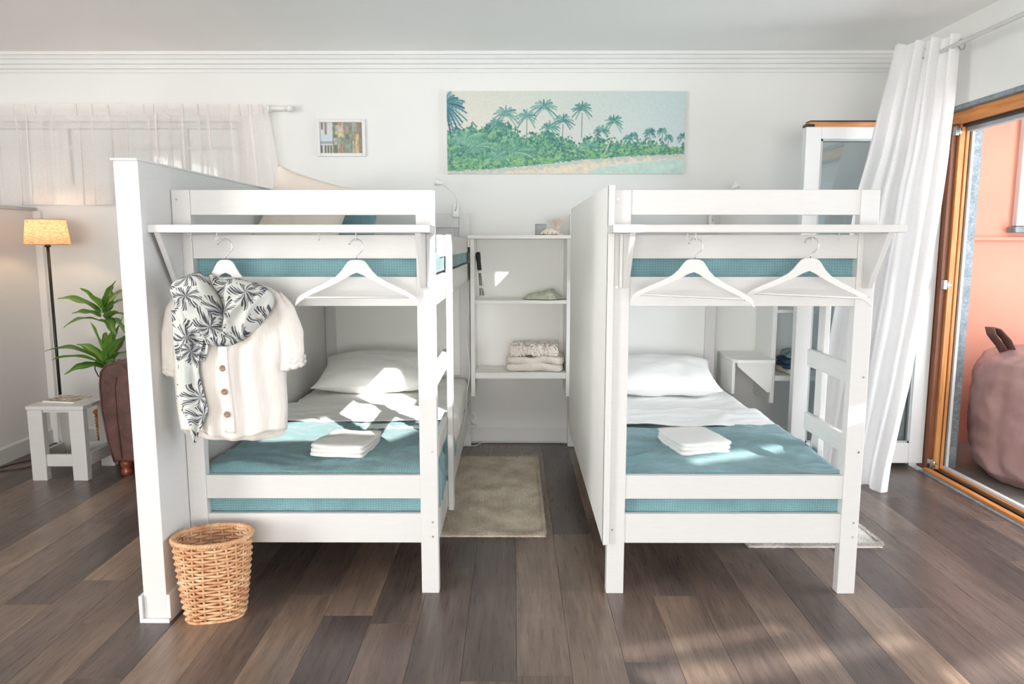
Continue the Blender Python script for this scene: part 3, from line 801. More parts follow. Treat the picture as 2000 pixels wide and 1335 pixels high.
# ================================================================== HANGERS
def hanger_mesh(parent, root, drop=.118, hw=.222):
    """local frame: origin at the top of the hook, hanger in the XZ plane"""
    X, Y, Z = root
    body = B()
    th = .011
    top_ = [(0, .0), (.018, -.001), (.030, -.006), (.040, -.018), (.055, -.040), (.075, -.060), (.11, -.080), (.16, -.104), (.205, -.128), (.216, -.140), (.222, -.158)]
    bot_ = [(0, -.046), (.020, -.054), (.045, -.070), (.08, -.088), (.12, -.106), (.17, -.128), (.205, -.150), (.222, -.166)]
    ip = lambda tb, a: float(np.interp(a, [q[0] for q in tb], [q[1] for q in tb]))
    kd = drop / .118
    def section(u):      # u -1..1 : centre line and half height of the wooden arm
        a = abs(u) * .222; t_, b_ = ip(top_, a) * kd, ip(bot_, a) * (kd if a > .03 else 1)
        return u * hw, -.012 * u * u, -.074 + (t_ + b_) / 2, (t_ - b_) / 2
    N = 72
    for i in range(N):
        p = section(-1 + 2 * i / N); q = section(-1 + 2 * (i + 1) / N)
        vs = []
        for s_, (xx, yb, zc, hh) in ((0, p), (1, q)):
            vs += [(X + xx, Y + yb - th / 2, Z + zc - hh), (X + xx, Y + yb + th / 2, Z + zc - hh), (X + xx, Y + yb + th / 2, Z + zc + hh), (X + xx, Y + yb - th / 2, Z + zc + hh)]
        fs = [(0, 4, 5, 1), (1, 5, 6, 2), (2, 6, 7, 3), (3, 7, 4, 0)]
        if i == 0: fs.append((0, 1, 2, 3))
        if i == N - 1: fs.append((7, 6, 5, 4))
        body.add(vs, fs, False)
    bm_obj = obj('hanger_body', body, 'bed', parent)
    obj('trouser_bar', B().tube([(X - hw * .92, Y - .01, Z - .074 - .136 * drop / .118), (X + hw * .92, Y - .01, Z - .074 - .136 * drop / .118)], .0045, 8), 'bed', parent)
    pts = []
    for k in range(15):
        a = R(165) - k * R(215) / 14
        pts.append((X + .026 * math.cos(a), Y, Z - .026 + .026 * math.sin(a)))
    pts += [(X + .0, Y, Z - .062), (X, Y, Z - .078)]
    obj('hook', B().tube(pts, .0021, 8), 'chrome', parent)
def hanger(label, x, y, z, rz, ry=0, drop=.118, hw=.222):
    t = thing('clothes_hanger', label, 'hanger', (x, y, z), 'white clothes hangers under the bed shelves')
    hanger_mesh(t, (x, y, z), drop, hw); t.rotation_euler = (0, ry, rz); return t
HZ = 1.424
hanger('empty white wooden hanger under the left bed shelf', -.577, 2.67, HZ - .004, R(4), R(0))
hanger('empty white wooden hanger under the right bed shelf, beside the side panel', .659, 2.67, HZ - .002, R(-6), R(2.2))
hanger('empty white wooden hanger under the right bed shelf, on the curtain side', 1.080, 2.67, HZ + .002, R(-8), R(2.2))
hs = hanger('white wooden hanger holding the cream shirt and palm scarf', -1.055, 2.67, HZ - .004, R(6), R(1), .13, .185)
for xx in (-1.085, -.577): cup_hook(bedL, xx, 2.675, 1.446)
for xx in (-1.19, -.72): cup_hook(bedL, xx, 2.70, 1.446)
for xx in (.659, 1.080): cup_hook(bedR, xx, 2.675, 1.446)
for xx in (.635, 1.19): cup_hook(bedR, xx, 2.70, 1.446)
for ob in (bedL, bedR):
    for ch in ob.children:
        if ch.name.startswith('cup_hook'):   # built in world space: shift was applied by obj()
            pass

# ------------------------------------------------------------------ shirt
def lerp_table(tab, z):
    if z >= tab[0][0]: return tab[0][1:]
    for a, c in zip(tab, tab[1:]):
        if a[0] >= z >= c[0]:
            k = (a[0] - z) / (a[0] - c[0] + 1e-9)
            return tuple(p + (q - p) * k for p, q in zip(a[1:], c[1:]))
    return tab[-1][1:]
SY = 2.655
sh = thing('shirt', 'cream short sleeved cotton shirt with brown buttons on a hanger', 'shirt', (-1.06, SY, 1.28))
torso = [(1.282, -1.105, -1.0), (1.266, -1.150, -.950), (1.248, -1.198, -.896), (1.222, -1.238, -.854), (1.17, -1.256, -.835), (1.08, -1.262, -.832),
         (1.0, -1.262, -.842), (.90, -1.262, -.848), (.80, -1.256, -.846), (.72, -1.246, -.852), (.66, -1.225, -.875)]
def torso_fn(front):
    def fn(u, v):
        zt = 1.282; zb = (.716 + .02 * math.sin(u * 7 + 1) - .018 * (abs(u - .5) * 2) ** 2) if front else (.662 + .035 * (abs(u - .5) * 2) ** 3)
        z = zt + (zb - zt) * v
        xl, xr = lerp_table(torso, z)
        a = u * 2 - 1; xx = (xl + xr) / 2 + (xr - xl) / 2 * a
        full = .018 + .052 * min(1, v * 2.2)
        d = full * math.sqrt(max(0, 1 - a * a))
        f = .010 * min(1, v * 2) * math.sin(a * 15 + 1.5 * noise.noise(Vector((a * 2, v * 3, 1)))) * (1 - abs(a) ** 3)
        f += .010 * noise.noise(Vector((xx * 14, z * 5, 5)))
        y = SY - (d + f) if front else SY + (d * .55 + f * .6)
        if front and abs(a - .03) < .17 and v < .12: y += .012
        return (xx, y, z)
    return fn
body = B(); body.grid(torso_fn(True), 64, 60); obj('shirt_front', body, 'shirt', sh, solid=.002)
body = B(); body.grid(torso_fn(False), 48, 50); obj('shirt_back', body, 'shirt', sh, solid=.002)
def sleeve(pts, nm):
    """pts: centre line with (x,z,rx,ry)"""
    b = B(); n = 28; m = 26
    def fn(u, v):
        t = v * (len(pts) - 1); i = min(int(t), len(pts) - 2); k = t - i
        p = [pts[i][j] + (pts[i + 1][j] - pts[i][j]) * k for j in range(4)]
        a = u * 2 * PI
        w_ = 1 + .10 * math.sin(a * 4 + v * 5) * v + .08 * noise.noise(Vector((math.cos(a) * 2, math.sin(a) * 2, v * 5)))
        return (p[0] + p[2] * math.cos(a) * w_, SY + .004 + p[3] * math.sin(a) * w_, p[1] + .006 * math.sin(a * 3))
    b.grid(fn, n, m, closeu=True); return obj(nm, b, 'shirt', sh, solid=.002)
sl = sleeve([(-1.215, 1.225, .022, .012), (-1.240, 1.17, .040, .024), (-1.262, 1.08, .040, .030), (-1.270, 1.0, .034, .032), (-1.272, .945, .030, .03)], 'sleeve')
sr = sleeve([(-.878, 1.225, .022, .012), (-.850, 1.17, .042, .026), (-.828, 1.08, .046, .034), (-.820, 1.01, .044, .038), (-.824, .965, .040, .038)], 'sleeve')
def cuff(cx, cz, rx, ry, nm, par):
    b = B(); n = 40
    for zz, rr in ((0, .011), (-.017, .012)):
        pts = [(cx + (rx + .004 * math.sin(k * 1.9)) * math.cos(2 * PI * k / n), SY + .004 + (ry + .003 * math.cos(k * 2.3)) * math.sin(2 * PI * k / n),
                cz + zz + .005 * math.sin(k * 1.3) + .25 * (rx * math.cos(2 * PI * k / n)) * (1 if cx > -1 else -1)) for k in range(n)]
        b.tube(pts, rr, 8, closed=True)
    return obj(nm, b, 'shirt', par)
cuff(-1.270, .950, .022, .026, 'cuff', sl); cuff(-.822, .975, .036, .034, 'cuff', sr)
def front_y(x, z):
    xl, xr = lerp_table(torso, z); a = (x - (xl + xr) / 2) / ((xr - xl) / 2); v = (1.282 - z) / (1.282 - .716)
    full = .018 + .052 * min(1, v * 2.2)
    d = full * math.sqrt(max(0, 1 - a * a)); f = .010 * min(1, v * 2) * math.sin(a * 15 + 1.5 * noise.noise(Vector((a * 2, v * 3, 1)))) * (1 - abs(a) ** 3)
    f += .010 * noise.noise(Vector((x * 14, z * 5, 5)))
    return SY - d - f
def plk(u, v):
    z = 1.20 - v * .478; x = -1.057 + (1.20 - z) * .045 + (u - .5) * .044
    return (x, front_y(x, z) - .004, z)
obj('button_placket', B().grid(plk, 6, 40), 'shirt', sh, solid=.003)
MT['button'] = plain('brown_button', (140, 112, 90), .3, var=.2, scale=200)
for zz in (1.052, .962, .877, .793):
    x = -1.057 + (1.20 - zz) * .045; y = front_y(x, zz) - .009
    bt = B(); prof = [(0, -.0), (.0105, .0), (.0115, .002), (.0095, .0045), (.007, .0035), (0, .0035)]
    vs = [(x + r * math.cos(2 * PI * k / 18), y - h, zz + r * math.sin(2 * PI * k / 18)) for r, h in prof for k in range(18)]
    bt.add(vs, [(i * 18 + k, i * 18 + (k + 1) % 18, (i + 1) * 18 + (k + 1) % 18, (i + 1) * 18 + k) for i in range(len(prof) - 1) for k in range(18)], True)
    obj('button', bt, 'button', sh)

# ------------------------------------------------------------------ scarf
sc = thing('scarf', 'grey cotton scarf printed with dark palm leaves, looped over the shirt', 'scarf', (-1.06, SY - .05, 1.25))
def scarf_layer(cx, cz, top_out, bot_out, y0, seed, th0, th1, inner=(.055, .045), flare=1.0):
    """front half of a neck loop: polar sheet from the neck ring to an outer drape line"""
    def fn(u, v):
        a = th0 + (th1 - th0) * u       # angle in the XZ plane, -90deg is straight down
        ca, sa = math.cos(a), math.sin(a)
        ro_x = top_out; ro_z = bot_out if sa < 0 else top_out * .42
        rx = inner[0] + (ro_x - inner[0]) * v; rz = inner[1] + (ro_z - inner[1]) * v
        wob = 1 + .09 * noise.noise(Vector((a * 1.6 + seed, v * .5, 0)))
        fold = math.sin(v * 17 + 1.8 * math.sin(a * 1.3 + seed) + seed) * .5 + .5
        y = y0 - .030 * math.sin(min(1, v * 1.05) * PI) - .017 * fold * (.35 + .65 * math.sin(v * PI)) - .014 * noise.noise(Vector((a * 3, v * 5, seed)))
        if v > .9: y += (v - .9) * .28
        return (cx + ca * rx * wob, y, cz + sa * rz * wob)
    return fn
def outline_sheet(outline, y0, bulge, seed, nu=56, nv=44, folds=((0, 0),), center=None, freq=16, amp=.012, dirv=(1, .4)):
    """soft crumpled sheet filling a closed outline (x,z points, clockwise)"""
    cx = center[0] if center else sum(p[0] for p in outline) / len(outline)
    cz = center[1] if center else sum(p[1] for p in outline) / len(outline)
    n = len(outline)
    def P(t):
        t = (t % 1) * n; i = int(t) % n; k = t - int(t)
        p0, p1, p2, p3 = (outline[(i - 1) % n], outline[i], outline[(i + 1) % n], outline[(i + 2) % n])
        return tuple(.5 * ((2 * p1[j]) + (-p0[j] + p2[j]) * k + (2 * p0[j] - 5 * p1[j] + 4 * p2[j] - p3[j]) * k * k + (-p0[j] + 3 * p1[j] - 3 * p2[j] + p3[j]) * k ** 3) for j in (0, 1))
    def fn(u, v):
        ox, oz = P(u); x = cx + (ox - cx) * v; z = cz + (oz - cz) * v
        ph = (x * dirv[0] + z * dirv[1]) * freq * 6 + 2.2 * noise.noise(Vector((x * 9, z * 9, seed)))
        ridge = 1 - abs(math.sin(ph))
        y = y0 - bulge * math.sqrt(max(0, 1 - v ** 3)) - amp * ridge * (1 - v ** 6) - .010 * noise.noise(Vector((x * 22, z * 22, seed + 4)))
        return (x, y, z)
    b = B(); b.grid(fn, nu, nv, closeu=True); return b
# right hand swag, gathered folds running down to the knot point
obj('drape', outline_sheet([(-1.035, 1.262), (-1.000, 1.282), (-.955, 1.272), (-.915, 1.262), (-.872, 1.235), (-.862, 1.195), (-.885, 1.150), (-.925, 1.105), (-.975, 1.062), (-1.02, 1.042), (-1.05, 1.05), (-1.05, 1.13), (-1.035, 1.20)],
    SY - .052, .050, 3, freq=9, amp=.028, dirv=(1, -.55)), 'scarf', sc, solid=.0015)
# left hand swag, broad smooth fold
obj('drape', outline_sheet([(-1.222, 1.258), (-1.170, 1.290), (-1.128, 1.305), (-1.105, 1.288), (-1.078, 1.245), (-1.052, 1.205), (-1.040, 1.150), (-1.055, 1.100), (-1.110, 1.090), (-1.165, 1.105), (-1.200, 1.135), (-1.212, 1.19)],
    SY - .056, .060, 9, freq=5, amp=.020, dirv=(.6, 1)), 'scarf', sc, solid=.0015)
# lower roll joining both
obj('drape', outline_sheet([(-1.185, 1.135), (-1.120, 1.118), (-1.050, 1.112), (-1.0, 1.095), (-.985, 1.06), (-1.03, 1.040), (-1.085, 1.045), (-1.12, 1.072), (-1.17, 1.105)],
    SY - .070, .040, 15, freq=12, amp=.018, dirv=(.7, .9)), 'scarf', sc, solid=.0015)
# back of the neck
obj('neck_fold', outline_sheet([(-1.105, 1.30), (-1.06, 1.275), (-1.015, 1.28), (-1.01, 1.24), (-1.03, 1.21), (-1.06, 1.205), (-1.09, 1.235)], SY - .018, .022, 19, freq=10, amp=.008, dirv=(.2, 1)), 'scarf', sc, solid=.0015)
# tail hanging on the left
tailrows = [(1.17, -1.218, -1.13), (1.10, -1.215, -1.105), (1.05, -1.215, -1.108), (1.0, -1.212, -1.125), (.95, -1.208, -1.128), (.90, -1.215, -1.120), (.85, -1.222, -1.108), (.81, -1.210, -1.100), (.77, -1.188, -1.118), (.73, -1.170, -1.142), (.692, -1.158, -1.152)]
def tail(u, v):
    z = 1.17 + (.692 - 1.17) * v; xl, xr = lerp_table(tailrows, z); a = u * 2 - 1
    xx = xl + (xr - xl) * u
    y = SY - .088 - .010 * math.cos(a * 5 + v * 2) - .010 * noise.noise(Vector((a * 2, v * 6, 3))) - .014 * (1 - a * a)
    return (xx, y, z)
obj('tail', B().grid(tail, 24, 60), 'scarf', sc, solid=.0015)
tl2 = [(1.12, -1.13, -1.09), (1.06, -1.132, -1.088), (1.02, -1.128, -1.096), (.985, -1.12, -1.112)]
def tail2(u, v):
    z = 1.12 + (.985 - 1.12) * v; xl, xr = lerp_table(tl2, z); xx = xl + (xr - xl) * u
    return (xx, SY - .084 - .006 * math.cos(u * 7), z)
obj('tail', B().grid(tail2, 8, 16), 'scarf', sc, solid=.0015)

# ================================================================== PICTURES ON THE BACK WALL
def blur(a, k):
    for _ in range(k):
        a = (a + np.roll(a, 1, 0) + np.roll(a, -1, 0) + np.roll(a, 1, 1) + np.roll(a, -1, 1)) / 5
    return a
class Canvas:
    def __init__(s, w, h): s.w, s.h = w, h; s.a = np.zeros((h, w, 3)); s.yy, s.xx = np.mgrid[0:h, 0:w].astype(float)
    def line(s, p, q, r, col, al=1.0):
        x0, x1 = sorted((p[0], q[0])); y0, y1 = sorted((p[1], q[1])); m = r + 1.5
        a, b_, c, d = int(max(0, x0 - m)), int(min(s.w, x1 + m + 1)), int(max(0, y0 - m)), int(min(s.h, y1 + m + 1))
        if a >= b_ or c >= d: return
        X = s.xx[c:d, a:b_]; Y = s.yy[c:d, a:b_]
        dx, dy = q[0] - p[0], q[1] - p[1]; L = dx * dx + dy * dy + 1e-9
        t = np.clip(((X - p[0]) * dx + (Y - p[1]) * dy) / L, 0, 1)
        dist = np.hypot(X - p[0] - t * dx, Y - p[1] - t * dy)
        k = (np.clip(r + .5 - dist, 0, 1) * al)[..., None]
        s.a[c:d, a:b_] = s.a[c:d, a:b_] * (1 - k) + np.array(col) * k
def make_print(name, cv, x0, x1, z0, z1, y, mat, parent):
    """flat print: a fine grid whose colour attribute carries the picture"""
    h, w_, _ = cv.shape
    b = B(); vs = []
    for j in range(h):
        for i in range(w_): vs.append((x0 + (x1 - x0) * i / (w_ - 1), y, z1 - (z1 - z0) * j / (h - 1)))
    fs = [(j * w_ + i, (j + 1) * w_ + i, (j + 1) * w_ + i + 1, j * w_ + i + 1) for j in range(h - 1) for i in range(w_ - 1)]
    b.add(vs, fs); return paint(obj(name, b, mat, parent), cv)
def paint(o, cv):
    at = o.data.color_attributes.new('Col', 'FLOAT_COLOR', 'POINT')
    c = np.clip(cv, 0, 255) / 255; lin = np.where(c <= .04045, c / 12.92, ((c + .055) / 1.055) ** 2.4)
    at.data.foreach_set('color', np.concatenate([lin.reshape(-1, 3), np.ones((lin.size // 3, 1))], 1).astype(np.float32).ravel())
    return o
W_, H_ = 470, 162
cv = Canvas(W_, H_)
def px(x, y): return ((x - 50) / 1880 * W_, (y - 45) / 645 * H_)
u = cv.xx / W_; v = cv.yy / H_
sky = np.array([212, 210, 196])[None, None] * (1 - u[..., None]) + np.array([186, 206, 206])[None, None] * u[..., None]
cv.a = sky + (v[..., None] * np.array([14, 4, 6]))
n1 = blur(rng.random((H_, W_)), 3); n1 = (n1 - n1.mean()) / n1.std()
n2 = blur(rng.random((H_, W_)), 14); n2 = (n2 - n2.mean()) / n2.std()
n3 = blur(rng.random((H_, W_)), 1); n3 = (n3 - n3.mean()) / n3.std()
def poly(pts): 
    P = [px(*p) for p in pts]; return np.interp(np.arange(W_), [p[0] for p in P], [p[1] for p in P])
up = poly([(50, 330), (150, 345), (250, 300), (350, 310), (450, 275), (550, 310), (640, 390), (750, 380), (850, 340), (950, 400), (1050, 425), (1085, 475), (1150, 405), (1250, 400), (1350, 425), (1450, 425), (1550, 430), (1650, 425), (1750, 440), (1850, 470), (1930, 460)])
lo = poly([(50, 668), (400, 650), (600, 632), (900, 604), (1100, 578), (1300, 568), (1500, 548), (1930, 532)])
wa = poly([(50, 760), (1060, 760), (1130, 690), (1250, 640), (1500, 605), (1930, 562)])
Y = cv.yy
sand = np.array([222, 212, 192]) + n2[..., None] * 4 + n1[..., None] * 2
water = np.array([188, 212, 202]) + n2[..., None] * 3
k = (Y > lo[None] - 1)[..., None]; cv.a = np.where(k, sand, cv.a)
shadow = ((Y > lo[None]) & (Y < lo[None] + 7 + n2 * 3) & (n2 > -.9))[..., None]; cv.a = np.where(shadow, sand * .55 + np.array([150, 176, 182]) * .45, cv.a)
k = (Y > wa[None])[..., None]; cv.a = np.where(k, water, cv.a)
edge = up[None] + n1 * 3.5 + n2 * 3
jm = (Y > edge) & (Y < lo[None] + n1 * .8)
dk = np.array([62, 112, 112]); md = np.array([96, 154, 128]); lt = np.array([138, 182, 130])
tt = np.clip(.45 + .20 * n1 + .16 * n3 + .15 * n2 + .16 * (Y - 90) / 70, 0, 1)[..., None]
jung = np.where(tt < .5, dk + (md - dk) * tt * 2, md + (lt - md) * (tt - .5) * 2)
cv.a = np.where(jm[..., None], jung, cv.a)
rd = random.Random(5)
def palm(cx, cy, L, n=13, light=(124, 172, 158), dark=(58, 112, 116), amin=-225, amax=45, wd=1.0):
    cx, cy = px(cx, cy); L = L / 1880 * W_
    for i in range(n):
        a = R(amin + (amax - amin) * (i + rd.uniform(-.3, .3)) / (n - 1)); l = L * rd.uniform(.8, 1.1)
        P = []
        for k in range(9):
            t = k / 8; P.append((cx + math.cos(a) * l * t, cy + math.sin(a) * l * t + l * .42 * t * t))
        q_ = rd.random(); col = [light[j] + (dark[j] - light[j]) * q_ for j in range(3)]
        for k in range(8):
            cv.line(P[k], P[k + 1], wd * .8, col)
            for sgn in (-1, 1):
                bri = rd.uniform(.88, 1.14)
                lx = P[k][0] + sgn * l * .10 * (1 - k / 11) + math.cos(a) * l * .10; ly = P[k][1] + l * .20 * (1 - k / 14)
                cv.line(P[k], (lx, ly), wd * .45, [c * bri for c in col], .85)
for (a, b_, c_, d_) in ((1115, 215, 1112, 405), (680, 260, 678, 430), (965, 300, 960, 440), (1650, 380, 1652, 540), (1752, 370, 1746, 450), (1800, 420, 1792, 480)):
    cv.line(px(a, b_), px(c_, d_), .9, (120, 140, 134))
P = [px(1365 - 22 * t - 45 * t * t, 295 + 235 * t) for t in [i / 8 for i in range(9)]]
for p, q in zip(P, P[1:]): cv.line(p, q, .9, (206, 206, 186))
for (a, b_, L) in ((1915, 395, 45), (1750, 352, 42), (1800, 400, 38), (1650, 358, 50), (1525, 385, 40), (1480, 405, 42), (1270, 345, 62), (1365, 275, 78), (965, 265, 88), (680, 235, 85), (515, 215, 105), (440, 290, 80), (1115, 175, 90), (815, 160, 105), (860, 320, 80)):
    palm(a, b_, L)
palm(30, 150, 190, 15, (92, 142, 150), (44, 92, 108), -100, 75, 1.7)
for (a, b_, L) in ((270, 480, 210), (590, 520, 180), (200, 420, 150), (1170, 470, 90), (450, 560, 130)):
    palm(a, b_, L, 13, (150, 194, 166), (74, 132, 118), -175, -5, 1.0)
for _ in range(260):
    x = rd.uniform(50, 1900); i = min(W_ - 1, int(px(x, 0)[0])); yb = lo[i]; y = yb - abs(rd.gauss(0, 10)) - 3
    if y < up[i] + 6: continue
    c_ = rd.choice([(126, 178, 118), (98, 152, 116), (150, 192, 134), (74, 124, 112)])
    for k in range(5):
        a = R(rd.uniform(-170, -10)); cv.line((i, y), (i + math.cos(a) * 4, y + math.sin(a) * 4), .8, c_, .8)
cv.a = cv.a * .93 + 14 + n3[..., None] * 2
t = thing('canvas_print', 'long canvas print of palm trees on a beach', 'canvas print', (.345, YW, 1.877))
obj('canvas_body', box(-.455, YW - .032, 1.877, 1.144, YW - .001, 2.417), 'plastic', t, bevel=.002)
make_print('printed_face', cv.a, -.4545, 1.1435, 1.8775, 2.4165, YW - .0335, 'print', t)

# small framed street photograph
w2, h2 = 90, 64
cs = Canvas(w2, h2); cs.a[:] = (178, 176, 164)
def rect(x0, y0, x1, y1, col): cs.a[int(y0 * h2):int(y1 * h2), int(x0 * w2):int(x1 * w2)] = col
rect(0, 0, .30, 1, (206, 212, 212)); rect(.04, 0, .08, .24, (120, 110, 104)); rect(.12, 0, .17, .4, (158, 128, 118)); rect(0, .40, .3, .62, (196, 212, 220))
rect(0, .62, .3, .70, (150, 160, 156))
for a in (.02, .1, .17, .24): rect(a, .74, a + .045, 1, (112, 108, 92))
rect(.30, 0, .42, 1, (116, 116, 96)); rect(.36, .1, .42, .4, (198, 198, 182)); rect(.33, .5, .4, .72, (190, 196, 180))
rect(.42, 0, .52, .08, (208, 128, 62)); rect(.42, .1, .54, .24, (206, 178, 198)); rect(.43, .24, .54, .48, (226, 206, 144)); rect(.44, .48, .55, .7, (150, 150, 138)); rect(.45, .7, .56, 1, (172, 138, 122))
rect(.56, 0, .76, 1, (132, 142, 122)); rect(.58, .15, .68, .34, (184, 148, 140)); rect(.60, .4, .7, .55, (104, 118, 108)); rect(.60, .7, .72, .84, (128, 162, 140))
rect(.76, 0, 1, 1, (150, 138, 120)); rect(.76, 0, .86, .3, (162, 164, 156)); rect(.83, .38, .92, 1, (218, 186, 142)); rect(.92, .3, .96, 1, (142, 122, 104)); rect(.77, .6, .79, 1, (206, 206, 200))
for _ in range(150):
    x = rd.uniform(.28, .98) * w2; y = rd.uniform(0, 1) * h2; cs.line((x, y), (x + rd.uniform(-4, 4), y + rd.uniform(2, 9)), .6, rd.choice([(96, 104, 90), (190, 186, 170), (140, 128, 110), (120, 150, 130)]), .7)
cs.a = blur(np.pad(cs.a, ((1, 1), (1, 1), (0, 0)), 'edge'), 1)[1:-1, 1:-1] * .9 + 18
t = thing('picture_frame', 'small white framed print of a narrow street', 'picture frame', (-1.173, YW, 1.994))
b = B(); fx0, fx1, fz0, fz1, fw = -1.338, -1.008, 1.994, 2.240, .022
b.box(fx0, YW - .024, fz0, fx0 + fw, YW - .001, fz1); b.box(fx1 - fw, YW - .024, fz0, fx1, YW - .001, fz1)
b.box(fx0 + fw, YW - .024, fz0, fx1 - fw, YW - .001, fz0 + fw); b.box(fx0 + fw, YW - .024, fz1 - fw, fx1 - fw, YW - .001, fz1)
obj('frame', b, 'trim', t, bevel=.003)
make_print('printed_photo', cs.a, fx0 + fw, fx1 - fw, fz0 + fw, fz1 - fw, YW - .010, 'printgloss', t)

# ================================================================== REAR SHEER CURTAIN
t = thing('curtain_rod', 'white curtain rod over the rear window', 'curtain rod', (-3.2, YW, 2.30))
obj('pole', B().tube([(-5.1, YW - .07, 2.30), (-1.635, YW - .07, 2.30)], .011, 10), 'plastic', t)
b = B(); b.tube([(-1.648, YW - .07, 2.30), (-1.628, YW - .07, 2.30)], .024, 16); b.tube([(-1.628, YW - .07, 2.30), (-1.50, YW - .07, 2.30)], .016, 16); b.tube([(-1.512, YW - .07, 2.30), (-1.482, YW - .07, 2.30)], .022, 16)
obj('finial', b, 'plastic', t)
obj('wall_bracket', box(-1.644, YW - .07, 2.29, -1.632, YW - .0005, 2.31), 'plastic', t)
folds = [random.uniform(.7, 1.3) for _ in range(200)]
def sheerfn(u, v):
    s = -4.95 + u * 3.31
    ph = s * 34 + 2.4 * math.sin(s * 3.3) + 1.6 * noise.noise(Vector((s * 5, 0, 0)))
    x = s + (.075 * (u ** 8)) * v + .030 * math.sin(ph * 2 + v * .6) * (.5 + .5 * noise.noise(Vector((s * 4, 7, 0))) + .35)
    z = 2.325 - v * (.658 + .010 * noise.noise(Vector((s * 3, 1, 4))))
    amp = .030 + .012 * v
    q_ = math.sin(ph + v * 1.5 * noise.noise(Vector((s * 6, 2, 0))))
    y = YW - .078 + amp * (math.copysign(abs(q_) ** .7, q_)) * (.75 + .5 * noise.noise(Vector((s * 2.2, 3, 0)))) + .006 * math.sin(s * 95 + v * 2)
    kk = min(1, max(0, (v - .075) / .09))
    y = y * kk + (YW - .088 + .005 * math.sin(ph * 2.3)) * (1 - kk)
    return (x, min(y, YW - .012), z)
b = B(); b.grid(sheerfn, 620, 26)
cu = tag(obj('sheer_curtain', b, 'sheer'), 'gathered sheer white curtain over the rear window', 'curtain')
def band(z0, z1, dy):
    def fn(u, v):
        vv = (2.325 - (z0 + (z1 - z0) * v)) / .658; p = sheerfn(u, vv); return (p[0], p[1] + dy, p[2])
    return fn
obj('hem', B().grid(band(1.672, 1.735, -.002), 420, 3), 'sheer', cu); obj('header', B().grid(band(2.255, 2.322, -.002), 420, 3), 'sheer', cu)

# ================================================================== TERRACE CURTAIN
t = thing('curtain_rod', 'white curtain rod above the terrace door', 'curtain rod', (2.36, 3.0, 2.46))
obj('pole', B().tube([(2.36, .9, 2.46), (2.36, 4.62, 2.46)], .012, 12), 'plastic', t)
for yy in (1.0, 4.55): obj('wall_bracket', box(2.36, yy - .008, 2.45, XR - .0005, yy + .008, 2.47), 'plastic', t)
obj('finial', B().tube([(2.36, 4.60, 2.46), (2.36, 4.66, 2.46)], .02, 12), 'plastic', t)
ctab = [(2.53, 2.18, 2.41), (2.2, 2.11, 2.40), (1.9, 2.05, 2.385), (1.7, 2.00, 2.365), (1.05, 1.91, 2.30), (.6, 1.86, 2.235), (.01, 1.80, 2.12)]
def cfn(u, v):
    z = 2.53 - v * (2.515 + .02 * math.sin(u * 9))
    xl, xr = lerp_table(ctab, z)
    x = xl + (xr - xl) * u
    y = 4.36 - .03 * v + (4.13 - 4.36 - .08 * v) * u
    ph = u * PI * 2 * 3.6 + .5 * math.sin(u * 11) + .9 * v * noise.noise(Vector((u * 4, v * 1.5, 0)))
    a = (.042 + .012 * v) * (1 + .4 * noise.noise(Vector((u * 5, 3, v))))
    dx, dy = (.62, .78)
    y += -a * math.sin(ph) * dy; x += -a * math.sin(ph) * dx * .9 + .008 * math.sin(ph * 2.1 + v * 3)
    y += .012 * noise.noise(Vector((u * 9, v * 7, 2)))
    if v > .94: y -= (v - .94) * .35 * (1 + math.sin(u * 13))
    return (x, min(y, 4.445), max(z, .004))
cur = thing('curtain', 'long white linen curtain gathered beside the terrace door', 'curtain', (2.1, 4.25, 0))
obj('drape', B().grid(cfn, 150, 90), 'curtain', cur)
for (gy, gx) in ((4.145, 2.40), (4.33, 2.30)):
    pts = [(gx + .006 * math.cos(a), gy - .052 + .004 * math.sin(a) if False else gy - .045, 2.465) for a in (0,)]
    ring = [(gx + .024 * math.cos(a), gy - .055 + .010 * math.cos(a), 2.465 + .026 * math.sin(a)) for a in [i * 2 * PI / 24 for i in range(24)]]
    obj('grommet', B().tube(ring, .0045, 8, closed=True), 'steel', cur)

